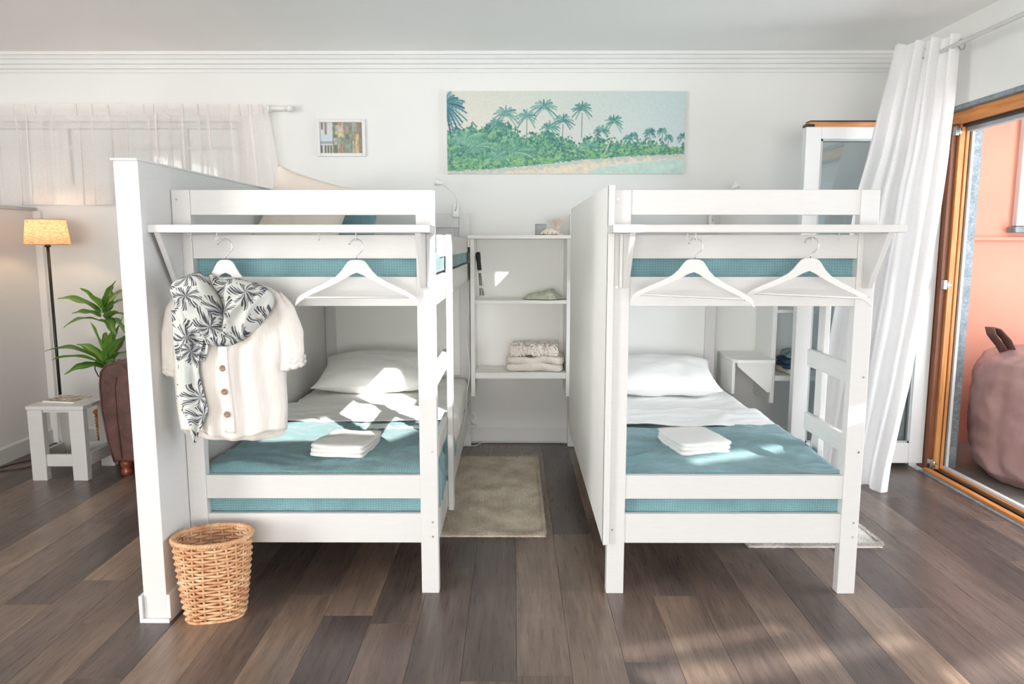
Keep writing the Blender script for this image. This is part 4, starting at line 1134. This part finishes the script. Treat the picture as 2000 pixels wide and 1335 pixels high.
# ================================================================== WALL SHELVES
def wall_shelf(label, x0, x1, z_bot, z_top, depth, shelves, loc):
    t = thing('shelf_unit', label, 'shelf', loc, 'white open shelves on the back wall')
    y0 = YW - .001 - depth; y1 = YW - .001
    for k, xx in enumerate((x0, x1 - .028)):
        obj('side_board', B().prism([(y0, z_bot), (y0, z_top), (y1, z_top), (y1, z_bot + .09 if False else z_bot + .0), ], 'x', xx, xx + .028), 'lifted_paint', t, bevel=.002)
    obj('back_panel', box(x0 + .028, y1 - .010, z_bot + .10, x1 - .028, y1, z_top), 'lifted_paint', t)
    ft = .05
    obj('back_rail', box(x0 + .029, y1 - .022, z_top - .06, x1 - .029, y1 - .011, z_top), 'lifted_paint', t, bevel=.001)
    obj('back_stile', box(x0 + .029, y1 - .022, z_bot + .12, x0 + .050, y1 - .011, z_top - .061), 'lifted_paint', t, bevel=.001)
    obj('back_stile', box(x1 - .060, y1 - .022, z_bot + .12, x1 - .029, y1 - .011, z_top - .061), 'lifted_paint', t, bevel=.001)
    for (z, th, slatted) in shelves:
        if slatted:
            n = 4; d = (depth - .035) / n
            obj('shelf_front', box(x0 + .029, y0 - .004, z - th, x1 - .029, y0 + .020, z), 'lifted_paint', t, bevel=.003)
            for k in range(n):
                ya = y0 + .024 + k * d * .985
                obj('shelf_slat', box(x0 + .029, ya, z - .014, x1 - .029, ya + d - .009, z), 'lifted_paint', t, bevel=.002)
            b = B(); b.box(x0 + .030, y0 + .022, z - th, x0 + .05, y1 - .024, z - .0145); b.box(x1 - .05, y0 + .022, z - th, x1 - .030, y1 - .024, z - .0145)
            obj('shelf_bearer', b, 'lifted_paint', t)
        else:
            obj('shelf_board', box(x0 + .029, y0 - .002, z - th, x1 - .029, y1 - .023, z), 'lifted_paint', t, bevel=.002)
    return t
ws = wall_shelf('white open shelf unit on the wall between the two bunk beds', -.289, .369, .40, 1.438, .315, ((1.040, .022, False), (.560, .040, True)), (.04, YW, .40))
obj('top_board', box(-.303, YW - .335, 1.439, .369, YW - .001, 1.462), 'lifted_paint', ws, bevel=.002)
obj('cleat', box(-.303, YW - .325, 1.385, -.291, YW - .305, 1.438), 'lifted_paint', ws)
ws2 = wall_shelf('white open shelf unit behind the open glass door leaf', 1.690, 2.36, .36, 1.30, .33, ((.545, .036, True), (.98, .022, False)), (2.0, YW, .36))
# bedside box shelf
bs = thing('bedside_shelf', 'small white bedside shelf at the head of the right bunk', 'shelf', (1.55, YW, .43))
obj('top_board', B().prism([(1.425, YW - .001), (1.688, YW - .001), (1.688, 4.655), (1.45, 4.655), (1.425, 4.70)], 'z', .640, .662), 'lifted_paint', bs, bevel=.002)
obj('side_board', box(1.425, 4.66 + .04, .43, 1.445, YW - .001, .639), 'lifted_paint', bs, bevel=.002)
obj('front_gusset', B().prism([(1.452, .639), (1.688, .639), (1.688, .44), (1.66, .44), (1.462, .61)], 'y', 4.70, 4.716), 'lifted_paint', bs, bevel=.001)

# things on the top shelf
t = thing('tin', 'small grey patterned tin on top of the middle shelf unit', 'tin', (.172, 4.86, 1.4625))
b = B(); b.lathe([(0, 0), (.034, 0), (.036, .004), (.036, .058), (.037, .060), (.037, .072), (.033, .072), (.033, .03), (0, .03)], (.172, 4.86, 1.4625), 28)
MT['tin'] = palm_print('grey_tin_pattern', (176, 180, 180), (122, 128, 130), 60)
obj('tin_body', b, 'tin', t)
obj('rim', B().tube([(.172 + .037 * math.cos(a), 4.86 + .037 * math.sin(a), 1.4625 + .071) for a in [i * PI / 14 for i in range(28)]], .0025, 6, closed=True), 'steel', t)
# scalloped shell dish
b = B()
def shellfn(u, v):
    a = u * 2 * PI; r = v * .056; rip = 1 + .10 * math.sin(a * 11) * v
    return (.228 + r * rip * math.cos(a), 4.80 + r * .7 * rip * math.sin(a), 1.4685 + .036 * (1 - v ** 2.2) + .004 * math.sin(a * 11) * v * (1 if v < .99 else 0))
b.grid(shellfn, 88, 14, closeu=True)
MT['shellm'] = plain('pale_shell', (238, 226, 208), .5, var=.06, scale=60)
MT['shellh'] = plain('shell_gap', (170, 140, 104), .7)
o = tag(obj('shell', b, 'shellm', solid=.003), 'ribbed cream shell lying beside the grey tin', 'shell')
b = B()
for k in range(9):
    a = R(200 + k * 17.5); cx, cy = .228 + .050 * math.cos(a), 4.80 + .035 * math.sin(a)
    vs, fs = rbox(.007, .004, .016, .002, 2); b.add(place(vs, (cx, cy - .003, 1.4635), a), fs, True)
obj('opening', b, 'shellh', o)
# pale pink coral
MT['coral'] = plain('pale_pink_coral', (232, 214, 202), .8, var=.05, scale=60, bump=.6, bscale=200)
b = B(); rc = random.Random(3)
def branch(p, d, L, r, depth):
    q = p + d * L; b.tube([tuple(p), tuple((p + q) / 2 + Vector((rc.uniform(-.004, .004), 0, 0))), tuple(q)], [r, r * .85, r * .65], 7)
    if depth:
        for _ in range(3):
            nd = (d + Vector((rc.uniform(-.8, .8), rc.uniform(-.5, .5), rc.uniform(-.1, .7)))).normalized()
            branch(q, nd, L * rc.uniform(.6, .85), r * .68, depth - 1)
for k in range(4):
    branch(Vector((.290 + rc.uniform(-.012, .02), 4.90 + rc.uniform(-.01, .01), 1.4625)), Vector((rc.uniform(-.45, .35), 0, 1)).normalized(), .040, .010, 3)
b.lathe([(0, 0), (.032, 0), (.03, .008), (.012, .014), (0, .014)], (.295, 4.90, 1.4625), 14)
b.v = [(x, y, min(z, 1.618)) for x, y, z in b.v]
tag(obj('coral', b, 'coral'), 'pale pink branching coral on top of the middle shelf unit', 'ornament')
# folded trekking poles on the middle shelf
t = thing('hiking_pole', 'black and silver folded poles leaning in the middle shelf unit', 'poles', (-.22, 4.84, 1.041))
def polepair(p, q, nm):
    p, q = Vector(p), Vector(q); d = (q - p)
    f = lambda k: tuple(p + d * k)
    obj('grip', B().tube([f(.62), f(.72), f(.9), f(1)], [.013, .014, .015, .013], 12), 'black', t)
    obj('collar', B().tube([f(.55), f(.57), f(.60), f(.62)], [.006, .012, .012, .008], 12), 'plastic', t)
    obj('shaft', B().tube([f(.04), f(.56)], .0065, 10), 'chrome', t)
    obj('tip', B().tube([f(.0), f(.02), f(.05)], [.009, .012, .009], 12), 'plastic', t)
polepair((-.205, 4.80, 1.053), (-.246, 4.86, 1.345), 0); polepair((-.226, 4.83, 1.053), (-.243, 4.90, 1.350), 1)
# green cloth
def clothfn(u, v):
    a = u * 2 * PI; r = v
    w_ = .142 * (1 + .12 * math.sin(a * 3 + 1)); 
    x = .187 + r * w_ * math.cos(a); y = 4.87 + r * .10 * (1 + .15 * math.sin(a * 4)) * math.sin(a)
    hx = .058 * math.exp(-((x - .245) / .060) ** 2) + .030 * math.exp(-((x - .13) / .075) ** 2) + .016
    z = 1.0415 + .8 * hx * (1 - r ** 3.4) * (1 + .22 * noise.noise(Vector((x * 40, y * 40, 0)))) + .007 * abs(math.sin(a * 9 + r * 6)) * r * (1 - r ** 6) + .003
    return (x, y, z)
tag(obj('patterned_cloth', B().grid(clothfn, 90, 30, closeu=True), 'greenprint', solid=.002), 'crumpled green patterned cloth on the middle shelf', 'cloth')
folded('blanket', 'folded cream cable knit blanket at the bottom of the middle shelf unit', 'blanket', 'knit', .385, .25, 2, .050, (.138, 4.892, .5605), 0, 3, amp=.010)
b = B()
vs, fs = rbox(.315, .22, .058, .022, 14, .010, 14, 7); b.add(place(vs, (.128, 4.885, .668)), fs, True)
for _ in range(190):
    a = rc.uniform(0, 2 * PI); x = .128 + rc.uniform(-.15, .15); face = rc.random() < .6
    y = 4.885 - .112 if face else 4.885 + rc.uniform(-.1, .08); z = .668 + (rc.uniform(.008, .058) if face else .062)
    pts = [(x + .012 * math.cos(a + t_ * 4) * (1 - t_ * .2), y - .003 + .004 * math.sin(t_ * 9), z + .010 * math.sin(a + t_ * 4)) for t_ in [i / 7 for i in range(8)]]
    b.tube(pts, .0062, 6)
tag(obj('blanket', b, 'knit2'), 'curly cream wool throw on top of the folded knit blanket', 'blanket')
# folded clothes on the right shelf
folded('trousers', 'folded beige cloth at the bottom of the pile on the right shelf', 'clothes', 'beige', .27, .24, 1, .036, (1.94, 4.885, .5455), R(4), 2, amp=.006)
MT['navy'] = plain('blue_denim', (58, 88, 110), .9, var=.15, scale=30, bump=.4, bscale=200)
folded('shirt', 'folded dark blue garment in the middle of the pile on the right shelf', 'clothes', 'navy', .26, .23, 2, .030, (1.935, 4.885, .583), R(-3), 6, amp=.009)
folded('scarf', 'pale blue leaf print cloth on top of the pile on the right shelf', 'clothes', 'bluepalm', .20, .19, 1, .042, (1.93, 4.885, .645), R(5), 8, amp=.012)

# ================================================================== READING LAMPS
def reading_lamp(label, base, pts, headdir, cord=True):
    t = thing('reading_lamp', label, 'lamp', base)
    bx, by, bz = base
    vs, fs = rbox(.045, .03, .09, .010, 6); obj('base', B().add(place(vs, (bx, by - .016, bz - .045)), fs, True), 'plastic', t)
    obj('gooseneck', B().tube([(bx, by - .034, bz)] + pts, .0042, 8), 'plastic', t)
    p = Vector(pts[-1]); d = Vector(headdir).normalized()
    obj('lamp_head', B().tube([tuple(p - d * .004), tuple(p + d * .012), tuple(p + d * .030), tuple(p + d * .044)], [.008, .014, .022, .025], 16), 'plastic', t)
    obj('bulb', B().tube([tuple(p + d * .02), tuple(p + d * .040)], [.014, .012], 12), 'bed', t)
    if cord:
        obj('cord', B().tube([(bx - .01, by - .006, bz - .04), (bx - .03, by - .008, bz - .09), (bx - .02, by - .010, bz - .15), (bx - .028, by - .009, bz - .22)], .0022, 6), 'plastic', t)
    return t
reading_lamp('white gooseneck reading lamp at the head of the left upper bunk', (-.395, YB1 - .052, 1.625), [(-.385, 4.88, 1.64), (-.376, 4.86, 1.68), (-.385, 4.85, 1.725), (-.43, 4.85, 1.765), (-.475, 4.85, 1.795)], (-1, 0, .35))
reading_lamp('white gooseneck reading lamp at the head of the right upper bunk', (1.318, YB1 - .052, 1.555), [(1.32, 4.9, 1.60), (1.35, 4.88, 1.66), (1.40, 4.88, 1.72), (1.43, 4.88, 1.765)], (.6, -.2, .5))
# cord hanging from the guard rail of the left bed
b = B(); pts = []
for k in range(40):
    s = k / 39; pts.append((-.298 + .012 * math.sin(s * 14), 4.42 + .10 * math.sin(s * 5) + .25 * s, 1.14 - .95 * s))
b.tube(pts, .0028, 6)
tag(obj('power_cord', b, 'plastic'), 'white cord hanging down the side of the left bunk bed', 'cord')
# sockets
def socket(label, x, z, y=YW):
    t = thing('wall_socket', label, 'socket', (x, y, z))
    obj('plate', box(x - .04, y - .011, z - .042, x + .04, y - .0008, z + .042), 'plastic', t, bevel=.003)
    ring = [(x + .018 * math.cos(a), y - .0115, z + .018 * math.sin(a)) for a in [i * 2 * PI / 20 for i in range(20)]]
    obj('inset_ring', B().tube(ring, .0016, 5, closed=True), 'sill', t)
    b = B(); b.tube([(x - .008, y - .013, z), (x - .008, y - .010, z)], .0025, 6); b.tube([(x + .008, y - .013, z), (x + .008, y - .010, z)], .0025, 6); obj('pin_holes', b, 'black', t)
socket('white wall socket under the middle shelf unit', -.305, .185)
socket('white wall socket behind the potted plant', -2.93, .60)
b = B().tube([(-.31, 5.045, .165), (-.30, 5.02, .14), (-.27, 5.0, .145), (-.26, 4.99, .115), (-.24, 4.98, .105), (-.22, 4.99, .02), (-.28, 4.96, .004), (-.36, 4.95, .004)], .003, 6)
tag(obj('power_cord', b, 'plastic'), 'white cord plugged in under the middle shelf unit', 'cord')

# ================================================================== RUGS
def rug(label, x0, x1, y0, y1, mat, seed, n_f):
    W, L = x1 - x0, y1 - y0; t = thing('rug', label, 'rug', ((x0 + x1) / 2, (y0 + y1) / 2, 0))
    r2 = np.random.default_rng(seed); nx, ny = int(W / .009), int(L / .009)
    def fn(u, v):
        x = x0 + u * W; y = y0 + v * L
        e = min(u * W, (1 - u) * W, v * L, (1 - v) * L)
        h = .018 * min(1, (e / .016)) ** .5 if e > 0 else .001
        h += .005 * noise.noise(Vector((x * 9, y * 9, seed))) * min(1, e / .03)
        if e <= 0: x += .003 * noise.noise(Vector((x * 60, y * 60, 1))); y += .004 * noise.noise(Vector((x * 50, y * 50, 2)))
        return (x, y, max(.001, h))
    obj('backing', B().grid(fn, nx, ny), mat, t)
    # pile: tufts
    xs_ = x0 + r2.random(n_f) * W; ys_ = y0 + r2.random(n_f) * L
    ne = n_f // 5
    xs_[:ne] = x0 + r2.random(ne) * W; ys_[:ne] = y0 + r2.random(ne) * .012
    xs_[ne:2 * ne] = x1 - r2.random(ne) * .012
    b = B(); vs = []; fs = []
    for i in range(n_f):
        a = r2.random() * 6.283; l = .010 + r2.random() * .010; wd = .0022
        x, y = xs_[i], ys_[i]; z = .010
        dx, dy = math.cos(a), math.sin(a)
        lean = .010 * r2.random()
        k = len(vs); vs += [(x - dy * wd, y + dx * wd, z), (x + dy * wd, y - dx * wd, z), (x + dx * lean, y + dy * lean, z + l)]
        fs.append((k, k + 1, k + 2))
    b.add(vs, fs, True); o = obj('pile', b, mat, t); o['kind'] = 'stuff'; return t
rug('beige shaggy rug on the floor between the two bunk beds', -.56, .152, 3.36, 4.66, 'rug', 3, 60000)
rug('pale grey shaggy rug under the ladder of the right bunk bed', 1.09, 1.72, 3.24, 4.02, 'rug2', 5, 26000)

# ================================================================== WILLOW BASKET
def woven_basket(t, c, rot, top, bot, h, rows, stakes, mat, thick=.0042, power_b=3.2, wob=.004):
    """top/bot: half sizes of rim and base ovals"""
    cx, cy, cz = c; cr, sr_ = math.cos(rot), math.sin(rot)
    def ring(z, a, off=0):
        k = z / h; ax = bot[0] + (top[0] - bot[0]) * (k ** .8); ay = bot[1] + (top[1] - bot[1]) * (k ** .8)
        p = power_b + (2.0 - power_b) * k
        ca, sa = math.cos(a), math.sin(a)
        x = (ax + off) * math.copysign(abs(ca) ** (2 / p), ca); y = (ay + off) * math.copysign(abs(sa) ** (2 / p), sa)
        return (cx + x * cr - y * sr_, cy + x * sr_ + y * cr, cz + z)
    b = B(); S = stakes * 4
    for r_ in range(rows):
        z = .006 + (h - .024) * r_ / (rows - 1)
        ph = r_ % 2
        pts = []
        for k in range(S):
            a = 2 * PI * k / S
            off = thick * 1.05 * math.cos(PI * k / 4 + (PI if ph else 0)) 
            pts.append(ring(z + .0012 * noise.noise(Vector((a * 3, r_, 0))), a, off))
        b.tube(pts, thick * .92 * (1 + .15 * noise.noise(Vector((r_ * 3.3, 1, 1)))), 6, closed=True)
    obj('woven_side', b, mat, t)
    b = B()
    for k in range(stakes):
        a = 2 * PI * (k + .0) / stakes
        b.tube([ring(z, a, 0) for z in (0.002, h * .33, h * .66, h - .012)], thick * .75, 6)
    obj('stakes', b, mat, t)
    b = B(); n = 120
    for s_ in range(3):
        pts = []
        for k in range(n):
            a = 2 * PI * k / n; q = ring(h - .010, a, .004 + .0055 * math.cos(a * 26 + s_ * 2.1)); pts.append((q[0], q[1], q[2] + .0055 * math.sin(a * 26 + s_ * 2.1) + .002))
        b.tube(pts, .0052, 6, closed=True)
    obj('braided_rim', b, mat, t)
    b = B(); pts = [ring(.004, 2 * PI * k / 60, .003) for k in range(60)]; b.tube(pts, .0055, 6, closed=True)
    b.add([(cx, cy, cz + .006)] + [ring(.006, 2 * PI * k / 60) for k in range(60)], [(0, k + 1, (k + 1) % 60 + 1) for k in range(60)])
    obj('base', b, mat, t)
    return ring
t = thing('wicker_basket', 'oval willow waste basket standing against the half wall', 'basket', (-1.145, 2.63, 0))
woven_basket(t, (-1.142, 2.628, 0), R(14), (.138, .102), (.098, .078), .318, 25, 22, 'wicker', thick=.0058)

# ================================================================== LEFT CORNER
# side table
t = thing('side_table', 'small white wooden side table with lower stretchers beside the armchair', 'side table', (-2.72, 4.35, 0))
sx0, sx1, sy0, sy1 = -2.885, -2.552, 4.20, 4.54
lw = .088
for xx in (sx0, sx1 - lw):
    for yy in (sy0, sy1 - .045):
        obj('leg', box(xx, yy, 0, xx + lw, yy + .045, .432), 'bed', t, bevel=.003)
for xx in (sx1 - .022, sx0):
    obj('side_rail', box(xx, sy0 + .046, .085, xx + .022, sy1 - .046, .158), 'bed', t, bevel=.002)
for yy in (sy0 + .012, sy1 - .034):
    obj('end_rail', box(sx0 + lw, yy, .085, sx1 - lw, yy + .022, .158), 'bed', t, bevel=.002)
    obj('apron', box(sx0 + lw, yy, .415, sx1 - lw, yy + .018, .431), 'bed', t)
d = (sy1 - sy0) / 4
for k in range(4): obj('top_slat', box(sx0 - .004, sy0 - .004 + k * (d + .002), .433, sx1 + .004, sy0 + k * (d + .002) + d - .006, .456), 'bed', t, bevel=.002)
# magazine
mg = Canvas(60, 44); mg.a[:] = (196, 182, 160)
for _ in range(120):
    x = rd.uniform(0, 60); y = rd.uniform(0, 44); mg.line((x, y), (x + rd.uniform(-9, 9), y + rd.uniform(-6, 6)), rd.uniform(1, 3.2), rd.choice([(112, 82, 66), (150, 104, 84), (214, 202, 186), (190, 168, 120), (120, 112, 100), (224, 218, 206)]), .8)
t = thing('magazine', 'glossy magazine with a brown cover on the side table', 'magazine', (-2.72, 4.37, .4565))
ca, sa = math.cos(R(-12)), math.sin(R(-12))
def mpt(x, y, z): return (-2.735 + x * ca - y * sa, 4.37 + x * sa + y * ca, z)
b = B(); 
for k in range(4):
    o_ = .002 * k
    b.hexa([mpt(-.11 + o_, -.085, .4565 + k * .0024), mpt(.11, -.085 + o_, .4565 + k * .0024), mpt(.11, .085, .4565 + k * .0024), mpt(-.11, .085 - o_, .4565 + k * .0024)],
           [mpt(-.11 + o_, -.085, .4587 + k * .0024), mpt(.11, -.085 + o_, .4587 + k * .0024), mpt(.11, .085, .4587 + k * .0024), mpt(-.11, .085 - o_, .4587 + k * .0024)])
obj('pages', b, 'sheet', t)
b = B(); b.add([mpt(-.109 + .218 * i / 59, .084 - .168 * j / 43, .4668 + .004 * math.sin(i / 59 * PI) * (j / 43)) for j in range(44) for i in range(60)], [(j * 60 + i, (j + 1) * 60 + i, (j + 1) * 60 + i + 1, j * 60 + i + 1) for j in range(43) for i in range(59)])
paint(obj('cover', b, 'printgloss', t), mg.a)
# floor lamp
lx, ly = -3.035, 4.76
t = thing('floor_lamp', 'lit floor lamp with a linen shade in the left corner', 'floor lamp', (lx, ly, 0))
obj('base', B().lathe([(0, 0), (.13, 0), (.132, .006), (.125, .014), (.02, .020), (.012, .035), (0, .035)], (lx, ly, 0), 32), 'blackmetal', t)
obj('pole', B().tube([(lx, ly, .03), (lx, ly, 1.385)], .0095, 12), 'blackmetal', t)
obj('socket', B().tube([(lx, ly, 1.385), (lx, ly, 1.395), (lx, ly, 1.43)], [.018, .018, .013], 12), 'blackmetal', t)
b = B(); b.lathe([(.132, 1.402), (.113, 1.562)], (lx, ly, 0), 48)
s_ = obj('lamp_shade', b, 'shade', t)
b = B()
for zz, rr in ((1.402, .132), (1.562, .113)): b.tube([(lx + rr * math.cos(a), ly + rr * math.sin(a), zz) for a in [i * PI / 24 for i in range(48)]], .0022, 6, closed=True)
obj('shade_rim', b, 'oakx', t)
obj('bulb', B().lathe([(0, 0), (.010, .002), (.013, .02), (.022, .04), (.024, .055), (.016, .072), (0, .078)], (lx, ly, 1.43), 16), 'bulb', t)
ld = bpy.data.lights.new('lamp_bulb', 'POINT'); ld.energy = 6.5; ld.color = (1, .70, .46); ld.shadow_soft_size = .03
lo_ = bpy.data.objects.new('lamp_bulb', ld); C.objects.link(lo_); lo_.location = (lx, ly - .0, 1.485)
# cords on the floor behind the side table
b = B(); pts = [(-3.03, 4.80, .012), (-3.12, 4.66, .006), (-3.22, 4.52, .005), (-3.26, 4.42, .005), (-3.20, 4.36, .005), (-3.08, 4.45, .005), (-3.0, 4.56, .006)]
for k in range(26): pts.append((-2.98 + .05 * math.cos(k * .75), 4.64 + .04 * math.sin(k * .75), .006 + .0035 * k))
b.tube(pts, .0035, 6); tag(obj('power_cord', b, 'black'), 'black power cord coiled on the floor behind the side table', 'cord')
b = B(); pts = [(-2.93, YW - .014, .60), (-2.935, YW - .05, .585), (-2.93, YW - .07, .54), (-2.90, YW - .09, .50), (-2.86, YW - .09, .455), (-2.84, YW - .08, .3), (-2.9, YW - .08, .05), (-2.95, YW - .12, .01)]
b.tube(pts, .004, 6); tag(obj('power_cord', b, 'black'), 'black cord hanging from the socket behind the plant', 'cord')

# potted dracaena
pcx, pcy = -2.70, 4.82
t = thing('potted_plant', 'green dracaena in an orange rattan pot behind the armchair', 'plant', (pcx, pcy, 0))
woven_basket(t, (pcx, pcy, 0), 0, (.125, .125), (.105, .105), .30, 26, 22, 'wicker2', thick=.005, power_b=2.2)
obj('soil', B().lathe([(0, .255), (.116, .255), (.116, .245), (0, .245)], (pcx, pcy, 0), 24), 'soil', t)
obj('trunk', B().tube([(pcx, pcy, .25), (pcx + .01, pcy - .01, .55), (pcx + .022, pcy - .02, .85), (pcx + .01, pcy - .03, 1.0)], [.014, .012, .010, .008], 10), 'stem', t)
obj('trunk', B().tube([(pcx + .03, pcy, .25), (pcx + .035, pcy - .03, .5), (pcx + .025, pcy - .05, .68)], [.012, .010, .008], 10), 'stem', t)
def leaf(p0, tip, wd, droop, twist=0.0):
    p0, tip = Vector(p0), Vector(tip); d = tip - p0; L = d.length
    side = d.cross(Vector((0, 0, 1)))
    if side.length < 1e-4: side = Vector((1, 0, 0))
    side.normalize(); side = Matrix.Rotation(twist, 3, d.normalized()) @ side
    b = B(); N = 18; vs = []
    nrm = side.cross(d).normalized()
    for i in range(N + 1):
        t_ = i / N; c = p0 + d * t_ + Vector((0, 0, droop * 4 * t_ * (1 - t_) * L - 0 * t_))
        w_ = wd * (math.sin(PI * min(1, t_ * .92 + .08) ** .8) ** .75) * (1 if t_ < .98 else .3) + .001
        wv = .10 * wd * math.sin(t_ * 16 + twist * 9)
        for s_ in (-1, -.45, 0, .45, 1):
            vs.append(tuple(c + side * (w_ * s_ + wv) + nrm * (abs(s_) * w_ * .35 + .12 * wd * math.sin(t_ * 13) * s_)))
    fs = [(i * 5 + j, i * 5 + j + 1, (i + 1) * 5 + j + 1, (i + 1) * 5 + j) for i in range(N) for j in range(4)]
    b.add(vs, fs, True); o = obj('leaf', b, 'leaf', t, solid=.0012)
    uv = o.data.uv_layers.new(name='UVMap')
    for lp in o.data.loops:
        vi = lp.vertex_index; uv.data[lp.index].uv = ((vi % 5) / 4, (vi // 5) / N)
def wp_(x, y, Yd):   # a direction seen in the photograph, taken to depth Yd
    a = (x - 1000) / 1421; b_ = -(y - 667.5) / 1421; th = R(7.6)
    dy = math.cos(th) + b_ * math.sin(th); dz = -math.sin(th) + b_ * math.cos(th); c, s = math.cos(R(.2)), math.sin(R(.2))
    dx, dy = a * c - dy * s, a * s + dy * c; k = Yd / dy
    return (dx * k, Yd, 1.4 + dz * k)
lv = [((198, 612), (112, 583, 4.62), .030, .14), ((200, 606), (157, 562, 4.66), .032, .05), ((203, 600), (226, 548, 4.75), .026, .06), ((198, 618), (140, 612, 4.70), .022, .12),
      ((198, 628), (124, 640, 4.60), .022, .20), ((205, 610), (250, 585, 4.66), .024, .10), ((205, 620), (256, 622, 4.62), .026, .12), ((204, 604), (243, 565, 4.90), .024, .10),
      ((207, 612), (216, 560, 4.95), .024, .05), ((205, 622), (252, 660, 4.72), .024, .22), ((203, 625), (225, 655, 4.6), .026, .16),
      ((208, 708), (176, 628, 4.70), .030, .05), ((206, 712), (88, 686, 4.62), .032, .20), ((206, 714), (101, 703, 4.68), .026, .16), ((206, 718), (126, 731, 4.60), .026, .15),
      ((206, 716), (133, 728, 4.72), .024, .22), ((210, 706), (222, 640, 4.66), .030, .04), ((210, 708), (246, 655, 4.70), .028, .08), ((210, 710), (252, 688, 4.62), .026, .10),
      ((208, 700), (206, 648, 4.92), .026, .05), ((210, 712), (244, 712, 4.64), .022, .14), ((210, 712), (240, 618, 4.8), .026, .04), ((207, 712), (150, 672, 4.78), .026, .16)]
for i, (a, tp, wd, dr) in enumerate(lv):
    leaf(wp_(a[0], a[1], 4.79), wp_(*tp), wd * 1.4, dr * .8, ((i * 37) % 11 - 5) * .09)

# armchair
t = thing('armchair', 'brown leather armchair mostly hidden behind the half wall', 'armchair', (-1.97, 4.55, 0))
prof = [(-2.425, .10), (-2.455, .22), (-2.478, .42), (-2.480, .58), (-2.468, .655), (-2.435, .695), (-2.385, .708), (-2.335, .698), (-2.300, .66), (-2.290, .60), (-2.290, .10)]
obj('arm', B().prism(prof, 'y', 4.26, 4.98), 'leather', t, bevel=.012, seg=3)
obj('arm', B().prism([(-3.94 - x, z) for x, z in prof][::-1], 'y', 4.26, 4.98), 'leather', t, bevel=.012, seg=3)
b = B(); b.tube([(x + (.006 if x < -2.38 else -.006), 4.258, z - .004) for x, z in prof], .005, 8); obj('arm_piping', b, 'leather', t)
inner = [(-2.372, .12), (-2.386, .40), (-2.386, .56), (-2.37, .62)]
b = B(); b.tube([(x, 4.257, z) for x, z in inner], .004, 8); obj('stitched_seam', b, 'leather', t)
obj('front_panel', box(-2.289, 4.275, .10, -1.651, 4.32, .29), 'leather', t, bevel=.01)
vs, fs = rbox(.62, .60, .16, .05, 10, .004); obj('seat_cushion', B().add(place(vs, (-1.97, 4.56, .292)), fs, True), 'leather', t)
vs, fs = rbox(.636, .16, .58, .05, 10, .004); obj('backrest', B().add(place(vs, (-1.97, 4.89, .30)), fs, True), 'leather', t)
obj('underframe', box(-2.285, 4.33, .10, -1.655, 4.97, .285), 'leather', t)
fp = [(.026, 0), (.034, .012), (.036, .030), (.026, .046), (.034, .060), (.036, .078), (.030, .098), (0, .098)]
for fx, fy in ((-2.38, 4.32), (-1.56, 4.32), (-2.38, 4.92), (-1.56, 4.92)):
    obj('foot', B().lathe([(0, 0)] + fp, (fx, fy, 0), 20), 'mahogany', t)

# ================================================================== TERRACE
t = thing('bean_bag', 'large mauve leatherette bean bag on the terrace', 'bean bag', (3.44, 4.28, -.03))
prof = [(.30, 0), (.50, .012), (.57, .07), (.60, .18), (.62, .34), (.625, .50), (.61, .64), (.565, .735), (.46, .795), (.27, .825), (.0, .835)]
def beanfn(u, v):
    k = v * (len(prof) - 1); i = min(int(k), len(prof) - 2); f = k - i
    r = prof[i][0] + (prof[i + 1][0] - prof[i][0]) * f; z = prof[i][1] + (prof[i + 1][1] - prof[i][1]) * f
    a = u * 2 * PI
    seam = -.012 * math.exp(-(((a * 6 / (2 * PI) + .35) % 1 - .5) / .035) ** 2)
    w_ = .045 * noise.noise(Vector((math.cos(a) * 1.6, math.sin(a) * 1.6, z * 2.5))) + .008 * math.sin(a * 6 + z * 9) * min(1, max(0, (z - .45) * 4)) * (1 - v ** 4)
    cr = -.035 * abs(noise.noise(Vector((math.cos(a) * 3, math.sin(a) * 3, z * 8)))) ** .6
    r = max(0, r + (seam + w_ + cr) * min(1, r * 3))
    return (3.44 + r * math.cos(a), 4.28 + r * math.sin(a), -.03 + z + .02 * noise.noise(Vector((math.cos(a) * r * 4, math.sin(a) * r * 4, 7))))
obj('bag', B().grid(beanfn, 140, 70, closeu=True), 'beanleather', t)
b = B(); sx = 2.975
path = [(3.03, 4.38, .77), (2.98, 4.38, .86), (2.92, 4.39, .925), (2.885, 4.40, .935), (2.90, 4.40, .89), (2.96, 4.40, .82), (3.0, 4.40, .76)]
def strapf(u, v):
    k = u * (len(path) - 1); i = min(int(k), len(path) - 2); f = k - i
    p = [path[i][j] + (path[i + 1][j] - path[i][j]) * f for j in range(3)]
    return (p[0] + (v - .5) * .03, p[1] - (v - .5) * .045, p[2] - .03 + .0)
obj('strap', B().grid(strapf, 30, 3), 'leather', t, solid=.006)
